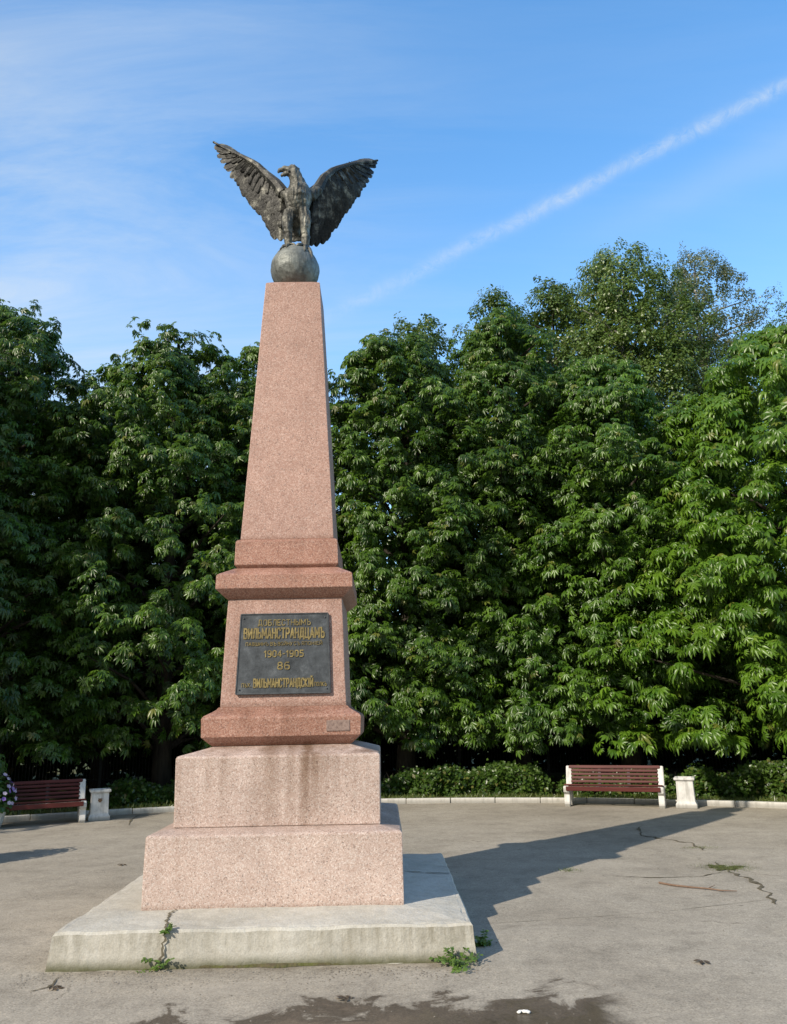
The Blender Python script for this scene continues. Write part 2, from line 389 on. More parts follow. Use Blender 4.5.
def mat_asphalt():
    t = NT('old_asphalt'); p = t.pos()
    n1 = t.noise(p, 0.55, 5, 0.6); n2 = t.noise(p, 3.2, 6, 0.65, 0.3); n3 = t.noise(p, 75, 4, 0.75); n4 = t.noise(p, 16, 5, 0.65)
    c = t.ramp(n1, [(0.28, (0.305, 0.272, 0.222)), (0.5, (0.385, 0.346, 0.285)), (0.72, (0.44, 0.40, 0.335))])
    c = t.mix(0.65, c, t.ramp(n2, [(0.28, (0.62, 0.61, 0.60)), (0.48, (0.95, 0.95, 0.945)), (0.7, (1.14, 1.13, 1.11))]), 'MULTIPLY')
    c = t.mix(0.75, c, t.ramp(n3, [(0.3, (0.5, 0.5, 0.5)), (0.5, (1, 1, 1)), (0.72, (1.3, 1.29, 1.26))]), 'MULTIPLY')
    ag = t.sep(t.n('ShaderNodeTexVoronoi', ins={'Vector': p, 'Scale': 95.0}).outputs['Color'])[0]
    c = t.mix(0.5, c, t.ramp(ag, [(0.0, (0.55, 0.54, 0.53)), (0.3, (0.95, 0.95, 0.95)), (0.8, (1.02, 1.02, 1.02)), (1.0, (1.4, 1.38, 1.34))]), 'MULTIPLY')
    # dust drifts and old darker repairs
    n5 = t.noise(t.vmul(p, (0.5, 1.4, 1)), 0.9, 6, 0.62, 0.8)
    c = t.mix(t.ramp(n5, [(0.52, 0), (0.66, 0.28)]), c, (0.47, 0.425, 0.355))
    c = t.mix(t.ramp(n5, [(0.28, 0.32), (0.42, 0)]), c, t.mix(1.0, c, (0.72, 0.71, 0.70), 'MULTIPLY'))
    c = t.mix(0.6, c, t.ramp(n4, [(0.3, (0.75, 0.75, 0.75)), (0.7, (1.1, 1.1, 1.1))]), 'MULTIPLY')
    s = t.sep(p)
    # small dark spots
    v = t.n('ShaderNodeTexVoronoi', ins={'Vector': p, 'Scale': 2.3, 'Randomness': 1.0}).outputs['Distance']
    spots = t.math('MULTIPLY', t.smooth(t.math('ADD', v, t.math('MULTIPLY', n4, 0.12)), 0.13, 0.07), t.ramp(n1, [(0.45, 0), (0.6, 0.7)]))
    c = t.mix(spots, c, (0.10, 0.09, 0.07))
    # hairline cracks
    warp = t.n('ShaderNodeVectorMath', operation='ADD', ins={0: p, 1: t.vmul(t.n('ShaderNodeTexNoise', ins={'Vector': p, 'Scale': 1.7, 'Detail': 5.0}).outputs['Color'], (0.9, 0.9, 0))}).outputs[0]
    ve = t.n('ShaderNodeTexVoronoi', feature='DISTANCE_TO_EDGE', ins={'Vector': warp, 'Scale': 0.33}).outputs['Distance']
    crack = t.math('MULTIPLY', t.smooth(ve, 0.0045, 0.001), t.ramp(n2, [(0.5, 0), (0.64, 0.4)]))
    c = t.mix(crack, c, (0.07, 0.06, 0.045))
    # wet stain in front of the monument
    nw = t.noise(p, 2.6, 8, 0.66, 0.6); nw2 = t.noise(p, 0.9, 3, 0.5)
    line = t.math('SUBTRACT', t.math('MULTIPLY_ADD', s[0], 0.13, 5.17), s[1])
    val = t.math('ADD', line, t.math('MULTIPLY_ADD', nw, 1.7, -0.93))
    xr = t.math('MULTIPLY', t.smooth(t.math('ADD', s[0], t.math('MULTIPLY', nw, 0.8)), -1.25, -0.95), t.smooth(t.math('ADD', s[0], t.math('MULTIPLY', nw, 0.8)), 1.72, 1.5))
    wet = t.math('MULTIPLY', t.smooth(val, -0.03, 0.07), xr)
    damp = t.math('MULTIPLY', t.smooth(val, -0.16, 0.02), xr)
    c = t.mix(t.math('MULTIPLY', damp, 0.35), c, (0.12, 0.105, 0.085))
    c = t.mix(wet, c, t.mix(1.0, c, (0.40, 0.365, 0.33), 'MULTIPLY'))
    # dirt around the slab foot
    dirt = t.math('MULTIPLY', t.math('SUBTRACT', 1.0, t.smooth(t.math('ABSOLUTE', t.math('SUBTRACT', s[1], 5.80)), 0.0, 0.20)), t.smooth(nw, 0.42, 0.62))
    dirt = t.math('MULTIPLY', dirt, t.math('MULTIPLY', t.smooth(s[0], -2.4, -2.1), t.smooth(s[0], 0.7, 0.4)))
    c = t.mix(t.math('MULTIPLY', dirt, 0.5), c, (0.13, 0.105, 0.075))
    rough = t.math('MULTIPLY_ADD', t.math('MULTIPLY', wet, t.smooth(val, 0.05, 0.3)), -0.6, 0.9)
    b = t.bump(n3, 0.45, 0.004); b = t.bump(n2, 0.25, 0.02, b)
    return t.done(t.principled(c, rough, 0.25, normal=b))
M_ASPH = mat_asphalt()

def mat_soil(name, stops, scale=3):
    t = NT(name); p = t.pos()
    n = t.noise(p, scale, 6, 0.7); n2 = t.noise(p, 35, 4, 0.7)
    c = t.ramp(n, stops)
    c = t.mix(0.6, c, t.ramp(n2, [(0.3, (0.55, 0.55, 0.5)), (0.7, (1.2, 1.2, 1.15))]), 'MULTIPLY')
    return t.done(t.principled(c, 0.95, 0.1, normal=t.bump(n2, 0.6, 0.02)))
M_LAWN = mat_soil('lawn_soil', [(0.3, (0.07, 0.08, 0.03)), (0.5, (0.13, 0.12, 0.06)), (0.7, (0.10, 0.13, 0.04))])
M_GROUND = mat_soil('ground_earth', [(0.3, (0.06, 0.075, 0.03)), (0.7, (0.11, 0.12, 0.05))], 0.4)
M_MOSS = mat_soil('crack_moss', [(0.42, (0.12, 0.10, 0.065)), (0.66, (0.12, 0.13, 0.045))], 7)
M_CRACK = mat_soil('crack_dirt', [(0.3, (0.10, 0.085, 0.06)), (0.7, (0.22, 0.195, 0.145))], 12)
M_TAR = mat_soil('faded_seam', [(0.3, (0.33, 0.295, 0.245)), (0.7, (0.40, 0.36, 0.30))], 8)

# ------------------------------------------------------------------ setting
PC = Vector((-0.28, 3.1, 0))                 # centre of the round plaza
PR = 12.6

def disc(name, r, z, mat, seg=160):
    bm = bmesh.new()
    bmesh.ops.create_circle(bm, cap_ends=True, segments=seg, radius=r, matrix=Matrix.Translation((PC.x, PC.y, z)))
    return from_bm(name, bm, mat)

def ring(name, r0, r1, z0, z1, mat, seg=160, a0=0, a1=360):
    bm = bmesh.new()
    rows = [(r0, z0), (r0, z1), (r1, z1), (r1, z0)]
    prev = None
    closed = (a1 - a0) >= 360
    vs = []
    n = seg
    for k in range(n if closed else n + 1):
        a = R(a0 + (a1 - a0) * k / n)
        vs.append([bm.verts.new((PC.x + r * math.cos(a), PC.y + r * math.sin(a), z)) for r, z in rows])
    for k in range(n):
        A, B = vs[k], vs[(k + 1) % len(vs)]
        for i in range(3):
            bm.faces.new((A[i], B[i], B[i + 1], A[i + 1]))
    return from_bm(name, bm, mat)

def polar(r, deg, z=0):
    return Vector((PC.x + r * math.cos(R(deg)), PC.y + r * math.sin(R(deg)), z))

bm = bmesh.new()
bmesh.ops.create_circle(bm, cap_ends=True, segments=96, radius=4000, matrix=Matrix.Translation((0, 0, -0.03)))
tag(from_bm('ground', bm, M_GROUND), kind='structure')
tag(disc('plaza', PR, 0.0, M_ASPH), kind='structure')
tag(ring('lawn', PR + 0.1, PR + 14, -0.02, 0.045, M_LAWN), kind='structure')

# kerb of pale stones with open joints
bm = bmesh.new()
nk = 96
for k in range(nk):
    a = 360 * k / nk
    tw = random.uniform(-0.35, 0.35)
    rr = PR + 0.06 + random.uniform(-0.012, 0.012)
    p = polar(rr, a)
    ln = 2 * math.pi * rr / nk - 0.012
    vs = bm_box(bm, p.x, p.y, 0.02 + random.uniform(-0.006, 0.006), 0.12, ln, 0.13, Matrix.Rotation(R(a + tw), 4, 'Z'))
bmesh.ops.bevel(bm, geom=list(bm.edges), offset=0.008, segments=1, affect='EDGES')
tag(from_bm('kerb', bm, mat_white_concrete('kerb_whitewash', (0.80, 0.78, 0.73))), kind='structure')

# cracks and seams
def strip(name, pts, w, mat, z=0.005, jit=0.02, sub=10):
    bm = bmesh.new()
    P = []
    for i in range(len(pts) - 1):
        for k in range(sub):
            P.append(pts[i].lerp(pts[i + 1], k / sub))
    P.append(pts[-1])
    rows = []
    for i, p in enumerate(P):
        t = (P[min(i + 1, len(P) - 1)] - P[max(i - 1, 0)]).normalized()
        nrm = Vector((-t.y, t.x, 0))
        e = min(1, min(i, len(P) - 1 - i) / 3)
        c = p + nrm * (mnoise.noise(Vector((i * 0.19, jit * 70, w * 50))) * jit * 1.3 + random.uniform(-jit, jit) * 0.25)
        ww = w * (0.1 + 0.9 * e) * (0.25 + 1.3 * abs(mnoise.noise(Vector((i * 0.23, w * 90, len(P))))) * 2 * random.uniform(0.8, 1.2))
        rows.append((bm.verts.new((c + nrm * ww / 2) * 1.0), bm.verts.new(c - nrm * ww / 2)))
    for a, b in zip(rows[:-1], rows[1:]):
        bm.faces.new((a[0], a[1], b[1], b[0]))
    for v in bm.verts: v.co.z = z
    return tag(from_bm(name, bm, mat), kind='structure')
G = on_ground
strip('pavement_crack', [G(641, 826), G(640, 836), G(658, 838), G(690, 843), G(706, 851)], 0.045, M_CRACK, jit=0.045, sub=16)
strip('pavement_crack', [G(716, 862), G(730, 873), G(752, 880), G(768, 893), G(776, 905)], 0.04, M_CRACK, jit=0.045, sub=16)
strip('pavement_crack', [G(610, 876), G(650, 878), G(700, 877), G(722, 872)], 0.02, M_CRACK, jit=0.015)
strip('pavement_seam', [G(470, 925), G(560, 919), G(650, 913), G(787, 898)], 0.011, M_TAR, jit=0.008)
strip('pavement_crack', [G(30, 992), G(48, 988), G(60, 978)], 0.02, M_CRACK, jit=0.015)
strip('pavement_crack', [G(128, 826), G(132, 819), G(140, 815)], 0.03, M_CRACK, jit=0.02)

# ------------------------------------------------------------------ monument
MX, MY, MYAW = -0.953, 7.2725, R(1.015)
mon = empty('monument', (MX, MY, 0), MYAW)
tag(mon, 'tall pink granite obelisk topped by a dark bronze eagle on a globe', 'monument')

def to_mon(p):
    d = Vector(p) - Vector((MX, MY, 0))
    return Matrix.Rotation(-MYAW, 4, 'Z') @ d

def block(name, rows, mat, bev=0.007, label=None):
    bm = bmesh.new()
    bm_profile(bm, rows)
    bmesh.ops.recalc_face_normals(bm, faces=bm.faces)
    bevel_bm(bm, bev, 2)
    # let the stone wander by a millimetre or two
    bmesh.ops.subdivide_edges(bm, edges=[e for e in bm.edges if e.calc_length() > 0.3], cuts=5, use_grid_fill=True)
    for v in bm.verts:
        v.co += mnoise.noise_vector(v.co * 3.1) * 0.0035
    o = from_bm(name, bm, mat, mon)
    if label: o['label'] = label
    return o

# foundation slab: rough cast concrete, edges chipped
bm = bmesh.new()
bm_profile(bm, [(1.432, -0.01), (1.410, 0.215), (1.396, 0.232), (0.97, 0.262)])
es = [e for e in bm.edges if e.calc_length() > 0.2]
bmesh.ops.subdivide_edges(bm, edges=es, cuts=34, use_grid_fill=True)
bmesh.ops.triangulate(bm, faces=bm.faces)
for v in bm.verts:
    if v.co.z > 0.0:
        edge = 1.0 if max(abs(v.co.x), abs(v.co.y)) > 1.37 else 0.25
        k = mnoise.fractal(v.co * 2.6, 1.0, 2.0, 4)
        k2 = mnoise.fractal(v.co * 9.0 + Vector((5, 1, 0)), 1.0, 2.0, 3)
        v.co += mnoise.noise_vector(v.co * 5.0) * 0.007
        v.co.z += k * 0.006 * edge - max(0, k2) * 0.012 * edge
slab = from_bm('foundation_slab', bm, M_CONC, mon)
slab['label'] = 'low weathered concrete slab with drip stains and a crack at its front'
# dark joint across the right part of the slab and the crack at the front left
def slab_strip(name, pts, w, mat):
    bm = bmesh.new(); rows = []
    P = []
    for i in range(len(pts) - 1):
        for k in range(7): P.append(pts[i].lerp(pts[i + 1], k / 7))
    P.append(pts[-1])
    for i, p in enumerate(P):
        ww = w * random.uniform(0.5, 1.4); j = random.uniform(-0.012, 0.012)
        t = (P[min(i + 1, len(P) - 1)] - P[max(i - 1, 0)]).normalized()
        side = Vector((1, 0, 0)) if abs(t.x) < 0.7 else Vector((0, 1, 0))
        rows.append((bm.verts.new(p + side * (ww / 2 + j)), bm.verts.new(p + side * (-ww / 2 + j))))
    for a, b in zip(rows[:-1], rows[1:]): bm.faces.new((a[0], a[1], b[1], b[0]))
    return from_bm(name, bm, mat, slab)
slab_strip('crack', [Vector((-0.70, -0.975, 0.268)), Vector((-0.715, -1.08, 0.261)), Vector((-0.70, -1.2, 0.253)), Vector((-0.655, -1.405, 0.242)), Vector((-0.66, -1.427, 0.20)), Vector((-0.665, -1.441, 0.1)), Vector((-0.675, -1.448, 0.0))], 0.017, M_CRACK)
slab_strip('joint', [Vector((0.975, 0.30, 0.268)), Vector((1.15, 0.29, 0.256)), Vector((1.385, 0.30, 0.240))], 0.016, M_CRACK)

block('lower_plinth', [(0.958, 0.250), (0.955, 0.752), (0.940, 0.766), (0.74, 0.803)], G_PALE2, 0.008)
block('upper_plinth', [(0.793, 0.797), (0.795, 1.305), (0.785, 1.318), (0.50, 1.398)], G_PALE, 0.008)
base_m = block('base_moulding', [(0.562, 1.384), (0.585, 1.402), (0.640, 1.456), (0.645, 1.60), (0.630, 1.622), (0.575, 1.652), (0.545, 1.672), (0.532, 1.690), (0.46, 1.692)], G_BASE, 0.004)
die = block('pedestal', [(0.522, 1.686), (0.487, 2.592), (0.44, 2.600)], G_DIE, 0.007)
block('cornice', [(0.489, 2.590), (0.510, 2.602), (0.583, 2.671), (0.580, 2.788), (0.562, 2.803), (0.45, 2.866), (0.40, 2.870)], G_CORN, 0.004)
block('collar', [(0.425, 2.862), (0.455, 2.897), (0.447, 3.106), (0.436, 3.121), (0.40, 3.137)], G_COLLAR, 0.006)
block('obelisk_shaft', [(0.411, 3.132), (0.266, 5.742), (0.260, 5.752), (0.19, 5.800)], G_SHAFT, 0.007)

# mortar patch on the base moulding
bm = bmesh.new()
bm_box(bm, 0.46, -0.6445, 1.53, 0.19, 0.006, 0.085)
bevel_bm(bm, 0.002, 1)
from_bm('repair_patch', bm, M_PATCH, base_m)

# plaque on the pedestal front
def face_y(z): return -(0.522 - (z - 1.686) * (0.035 / 0.906))
PZ0, PZ1, PW0, PW1 = 1.793, 2.455, 0.390, 0.368
def plq(u, z, off): # u -1..1
    w = PW0 + (PW1 - PW0) * (z - PZ0) / (PZ1 - PZ0)
    return Vector((u * w, face_y(z) - off, z))
bm = bmesh.new()
a = [bm.verts.new(plq(u, z, 0.022)) for u, z in ((-1, PZ0), (1, PZ0), (1, PZ1), (-1, PZ1))]
b = [bm.verts.new(plq(u, z, -0.004)) for u, z in ((-1, PZ0), (1, PZ0), (1, PZ1), (-1, PZ1))]
bm.faces.new(a); bm.faces.new(list(reversed(b)))
for k in range(4): bm.faces.new((a[k], b[k], b[(k + 1) % 4], a[(k + 1) % 4]))
plaque = from_bm('plaque', bm, M_PLAQUE, mon)
plaque['label'] = 'dark metal plaque with raised gold Cyrillic inscription'
bm = bmesh.new()
cs = [plq(-1, PZ0, 0.022), plq(1, PZ0, 0.022), plq(1, PZ1, 0.022), plq(-1, PZ1, 0.022)]
for k in range(4):
    bm_tube(bm, [cs[k], cs[(k + 1) % 4]], 0.007, 6)
from_bm('plaque_frame', bm, M_FRAME, plaque)
for u in (-0.93, 0.93):
    for z in (PZ0 + 0.035, PZ1 - 0.035):
        bm = bmesh.new()
        bmesh.ops.create_uvsphere(bm, u_segments=10, v_segments=6, radius=0.0075, matrix=Matrix.Translation(plq(u, z, 0.024)))
        from_bm('bolt', bm, M_FRAME, plaque, True)

# raised condensed capitals cut as strokes: each glyph is a list of polylines in a box of width w and height 1
GL = {
 'Д': (.74, [[(.14, .14), (.16, 1), (.60, 1), (.60, .14)], [(0, -.16), (0, .08), (.74, .08), (.74, -.16)]]),
 'О': (.58, [[(.14, 0), (0, .16), (0, .84), (.14, 1), (.44, 1), (.58, .84), (.58, .16), (.44, 0), (.14, 0)]]),
 'Б': (.56, [[(.54, 1), (0, 1), (0, 0), (.42, 0), (.56, .14), (.56, .42), (.42, .56), (0, .56)]]),
 'Л': (.60, [[(0, 0), (.10, .06), (.18, 1), (.60, 1), (.60, 0)]]),
 'Е': (.50, [[(.50, 1), (0, 1), (0, 0), (.50, 0)], [(0, .52), (.42, .52)]]),
 'С': (.56, [[(.56, .80), (.42, 1), (.14, 1), (0, .84), (0, .16), (.14, 0), (.42, 0), (.56, .20)]]),
 'Т': (.58, [[(0, 1), (.58, 1)], [(.29, 1), (.29, 0)]]),
 'Н': (.58, [[(0, 0), (0, 1)], [(.58, 0), (.58, 1)], [(0, .52), (.58, .52)]]),
 'Ы': (.74, [[(0, 1), (0, 0), (.36, 0), (.48, .14), (.48, .42), (.36, .56), (0, .56)], [(.74, 0), (.74, 1)]]),
 'М': (.74, [[(0, 0), (0, 1), (.37, .30), (.74, 1), (.74, 0)]]),
 'Ъ': (.66, [[(0, 1), (.16, 1), (.16, 0), (.52, 0), (.66, .14), (.66, .42), (.52, .56), (.16, .56)]]),
 'Ь': (.52, [[(0, 1), (0, 0), (.38, 0), (.52, .14), (.52, .42), (.38, .56), (0, .56)]]),
 'В': (.56, [[(0, 0), (0, 1), (.40, 1), (.52, .88), (.52, .66), (.40, .54), (0, .54)], [(.40, .54), (.56, .40), (.56, .14), (.42, 0), (0, 0)]]),
 'И': (.60, [[(0, 1), (0, 0), (.60, 1), (.60, 0)]]),
 'Й': (.60, [[(0, 1), (0, 0), (.60, 1), (.60, 0)], [(.16, 1.26), (.30, 1.16), (.44, 1.26)]]),
 'А': (.62, [[(0, 0), (.31, 1), (.62, 0)], [(.12, .30), (.50, .30)]]),
 'Р': (.54, [[(0, 0), (0, 1), (.40, 1), (.54, .86), (.54, .58), (.40, .44), (0, .44)]]),
 'Ц': (.66, [[(0, 1), (0, 0), (.66, 0), (.66, -.18)], [(.54, 1), (.54, 0)]]),
 'П': (.58, [[(0, 0), (0, 1), (.58, 1), (.58, 0)]]),
 'У': (.58, [[(0, 1), (.29, .42)], [(.58, 1), (.22, 0), (.04, 0)]]),
 'Ш': (.80, [[(0, 1), (0, 0), (.80, 0), (.80, 1)], [(.40, 0), (.40, 1)]]),
 'Я': (.54, [[(.54, 0), (.54, 1), (.14, 1), (0, .86), (0, .58), (.14, .44), (.54, .44)], [(.24, .44), (0, 0)]]),
 'І': (.10, [[(.05, 0), (.05, 1)]]),
 'Ѣ': (.62, [[(.16, 1), (.16, 0), (.48, 0), (.62, .12), (.62, .38), (.48, .50), (.16, .50)], [(0, .80), (.40, .80)]]),
 'Х': (.58, [[(0, 0), (.58, 1)], [(0, 1), (.58, 0)]]),
 'К': (.56, [[(0, 0), (0, 1)], [(.54, 1), (.04, .48), (.56, 0)]]),
 '0': (.52, [[(.14, 0), (0, .16), (0, .84), (.14, 1), (.38, 1), (.52, .84), (.52, .16), (.38, 0), (.14, 0)]]),
 '1': (.28, [[(0, .78), (.22, 1), (.22, 0)]]),
 '4': (.54, [[(.40, 0), (.40, 1), (0, .28), (.54, .28)]]),
 '5': (.52, [[(.50, 1), (.04, 1), (.02, .58), (.38, .58), (.52, .44), (.52, .14), (.38, 0), (0, 0)]]),
 '8': (.52, [[(.14, .54), (.03, .68), (.03, .86), (.15, 1), (.37, 1), (.49, .86), (.49, .68), (.38, .54), (.52, .38), (.52, .14), (.38, 0), (.14, 0), (0, .14), (0, .38), (.14, .54), (.38, .54)]]),
 '6': (.52, [[(.46, 1), (.16, 1), (0, .80), (0, .14), (.14, 0), (.38, 0), (.52, .14), (.52, .42), (.38, .56), (0, .56)]]),
 '9': (.52, [[(.06, 0), (.36, 0), (.52, .20), (.52, .86), (.38, 1), (.14, 1), (0, .86), (0, .58), (.14, .44), (.52, .44)]]),
 '-': (.26, [[(0, .48), (.26, .48)]]), '.': (.08, [[(.04, 0), (.04, .10)]]), ' ': (.34, [])}

def text_line(body, width, height, z, u=0.0, weight=0.15):
    gap = 0.30
    total = sum(GL[c][0] + gap for c in body) - gap
    kx = width / total
    bm = bmesh.new(); x = -width / 2; lift = 0
    th = weight * height * 0.5
    for c in body:
        w_, strokes = GL[c]
        for st in strokes:
            for a, b in zip(st[:-1], st[1:]):
                A = Vector((u + x + a[0] * kx, z + (a[1] - .5) * height)); B = Vector((u + x + b[0] * kx, z + (b[1] - .5) * height))
                d = (B - A)
                if d.length < 1e-6: continue
                d.normalize(); A = A - d * th * .7; B = B + d * th * .7
                nn = Vector((-d.y, d.x)) * th * (0.85 if abs(d.y) > .7 else 1.0)
                h = 0.0275 + 0.0002 * (lift % 7); lift += 1
                top = [bm.verts.new((q.x, face_y(q.y) - h, q.y)) for q in (A + nn, A - nn, B - nn, B + nn)]
                bot = [bm.verts.new((q.x, face_y(q.y) - 0.020, q.y)) for q in (A + nn * 1.25, A - nn * 1.25, B - nn * 1.25, B + nn * 1.25)]
                bm.faces.new(top)
                for k in range(4): bm.faces.new((top[k], bot[k], bot[(k + 1) % 4], top[(k + 1) % 4]))
        x += (w_ + gap) * kx
    from_bm('inscription', bm, M_GOLD, plaque)
text_line('ДОБЛЕСТНЫМЪ', 0.44, 0.046, 2.382)
text_line('ВИЛЬМАНСТРАНДЦАМЪ', 0.675, 0.080, 2.292, weight=0.17)
for wd_, u_, l_ in (('ПАВШИМЪ', -0.225, 0.19), ('ВЪ', -0.09, 0.05), ('ВОЙНУ', 0.01, 0.12), ('СЪ', 0.11, 0.05), ('ЯПОНІЕЙ', 0.235, 0.17)):
    text_line(wd_, l_, 0.027, 2.203, u_)
text_line('1904-1905', 0.325, 0.050, 2.120, weight=0.18)
text_line('86', 0.095, 0.055, 2.020, weight=0.18)
text_line('ВИЛЬМАНСТРАНДСКІЙ', 0.49, 0.066, 1.880, weight=0.17)
text_line('ПѢХ.', 0.075, 0.030, 1.865, -0.305)
text_line('ПОЛКЪ', 0.10, 0.030, 1.865, 0.31)

# globe
BALL = to_mon(at(295.2, 263.5, MY)); BALL.x = max(min(BALL.x, 0.03), -0.03); BALL.y = 0
BR = 0.246
BALL.z = 5.815 + BR * 0.93
bm = bmesh.new()
bmesh.ops.create_icosphere(bm, subdivisions=5, radius=BR, matrix=Matrix.Translation(BALL))
for v in bm.verts:
    d = (v.co - BALL).normalized()
    k = mnoise.fractal(d * 2.2 + Vector((3, 1, 7)), 1.0, 2.0, 4)
    land = max(0.0, min(1.0, (k - 0.02) * 7))
    v.co += d * (land * 0.004 + mnoise.fractal(d * 5, 1, 2, 3) * 0.0025)
from_bm('globe', bm, M_GLOBE, mon, True)
# eagle -------------------------------------------------------------
BTOP = BALL.z + BR
def e(px, py, dy=0.0):                          # a point of the eagle, local to the monument
    return to_mon(at(px, py, MY + dy))
dz = BTOP - e(296, 243.5, -0.04).z
def E_(px, py, dy=0.0):
    p = e(px, py, dy); p.z += dz * 0.12; return p

bm = bmesh.new()
def loft(pts, rad, seg=14, squash=None): bm_tube(bm, pts, rad, seg, True, squash)
loft([E_(297, 236, 0.10), E_(297, 228, 0.07), E_(297, 218, 0.03), E_(297.5, 208, 0.0), E_(298, 198, -0.02), E_(298.5, 191, -0.01), E_(298, 185, -0.02), E_(297, 180, -0.04), E_(295, 175.5, -0.05), E_(292.5, 171.5, -0.06), E_(289.5, 170.5, -0.065)],
     [0.03, 0.045, 0.080, 0.122, 0.142, 0.128, 0.092, 0.076, 0.070, 0.066, 0.045], 16)
# head crown, brow
loft([E_(297.5, 172.5, -0.04), E_(293, 169.8, -0.055), E_(287.5, 169.6, -0.066)], [0.05, 0.060, 0.036], 12)
for s in (-1, 1):
    loft([E_(292, 168.4, -0.06 + s * 0.045), E_(286.5, 168.6, -0.066 + s * 0.032)], [0.016, 0.012], 8)
# open beak: hooked upper half, lower half below
loft([E_(288, 169.4, -0.066), E_(284, 168.6, -0.07), E_(280.4, 169.3, -0.074), E_(278.2, 171.2, -0.076), E_(278.2, 173.2, -0.077)], [0.042, 0.032, 0.024, 0.014, 0.004], 10)
loft([E_(288.5, 173.2, -0.066), E_(284.2, 174.2, -0.07), E_(281.0, 175.2, -0.074)], [0.034, 0.019, 0.006], 10)
# hackle ruff where neck meets shoulders
loft([E_(291, 193, 0.0), E_(298, 190, -0.05), E_(307, 193, 0.0)], [0.06, 0.10, 0.06], 12)
# shoulders carrying the wings
loft([E_(296, 198, 0.03), E_(286, 195, 0.05), E_(278, 191, 0.09)], [0.10, 0.066, 0.04], 12)
loft([E_(300, 198, 0.03), E_(311, 195, 0.05), E_(319, 189, 0.09)], [0.10, 0.066, 0.04], 12)
# feathered thighs and feet
def leg(x0, x1, x2, dy):
    loft([E_(x0, 211, -0.03), E_(x1, 220, -0.06 + dy), E_(x1, 228, -0.07 + dy), E_(x2, 236, -0.06 + dy), E_(x2, 242, -0.05 + dy)],
         [0.062, 0.060, 0.048, 0.038, 0.030], 12)
    f = E_(x2, 242, -0.05 + dy); 
    f.z = BALL.z + math.sqrt(max(BR * BR - (f.x - BALL.x) ** 2 - f.y ** 2, 0.001))
    loft([E_(x2, 236, -0.06 + dy), (f.x, f.y, f.z + 0.03), (f.x, f.y, f.z - 0.02)], [0.046, 0.036, 0.034], 12)
    for a in (-0.6, 0.0, 0.6):
        pts = []
        for k in range(5):
            q = 0.035 * k + 0.01
            x, y = f.x + math.sin(a) * q, f.y - math.cos(a) * q
            r2 = (x - BALL.x) ** 2 + y ** 2
            z = BALL.z + math.sqrt(max(BR * BR - r2, 0.0004)) + (0.014 if k < 4 else -0.006)
            pts.append((x, y, z))
        loft(pts, [0.024, 0.021, 0.019, 0.016, 0.004], 8)
leg(289.5, 287.5, 288.5, 0.0)
leg(304, 305.5, 306, 0.0)
# tail fan behind the legs
tl = [E_(297, 216, 0.12), E_(297, 228, 0.19), E_(298, 241, 0.25)]
loft(tl, [0.06, 0.085, 0.10], 14, (1.0, 0.35))
me = bpy.data.meshes.new('eagle_raw'); bmesh.ops.recalc_face_normals(bm, faces=bm.faces); bm.to_mesh(me); bm.free()
tmp = bpy.data.objects.new('eagle_raw', me); COL.objects.link(tmp)
m = tmp.modifiers.new('r', 'REMESH'); m.mode = 'VOXEL'; m.voxel_size = 0.0085
m = tmp.modifiers.new('s', 'SMOOTH'); m.factor = 0.5; m.iterations = 3
me2 = evaluated(tmp, 'eagle'); drop(tmp)
bm = bmesh.new(); bm.from_mesh(me2); bm.normal_update()
for v in bm.verts:
    c = v.co
    # rows of overlapping breast and thigh feathers
    u = math.atan2(c.x - 0.0, -c.y + 0.3) * 16
    rowf = c.z * 19 + mnoise.noise(c * 9) * 0.6
    ph = (rowf % 1.0)
    off = 0.5 if int(math.floor(rowf)) % 2 else 0.0
    sc = abs(((u + off) % 1.0) - 0.5) * 2
    body = 1.0 if BTOP + 0.07 < c.z < BTOP + 0.64 else 0.15
    h = (1 - ph) * (1 - sc * sc * 0.8)
    v.co += v.normal * ((h - 0.45) * 0.004 * body + mnoise.fractal(Vector((c.x * 26, c.y * 26, c.z * 6)), 1, 2, 4) * 0.013)
bm.to_mesh(me2); bm.free()
me2.materials.clear()
eagle = link('eagle', me2, M_BRONZE, mon, True)
eagle['label'] = 'dark bronze eagle with raised spread wings and open beak turned to the left'
for s in (-1, 1):
    bm = bmesh.new()
    bmesh.ops.create_uvsphere(bm, u_segments=10, v_segments=8, radius=0.012, matrix=Matrix.Translation(E_(288.8, 170.4, -0.066 + s * 0.05)))
    from_bm('eye', bm, M_FRAME, eagle, True)

def poly_at(P, t):
    L = [0]
    for a, b in zip(P[:-1], P[1:]): L.append(L[-1] + math.hypot(b[0] - a[0], b[1] - a[1]))
    d = t * L[-1]
    for i in range(len(P) - 1):
        if d <= L[i + 1] or i == len(P) - 2:
            k = (d - L[i]) / max(L[i + 1] - L[i], 1e-9)
            return (P[i][0] + (P[i + 1][0] - P[i][0]) * k, P[i][1] + (P[i + 1][1] - P[i][1]) * k)

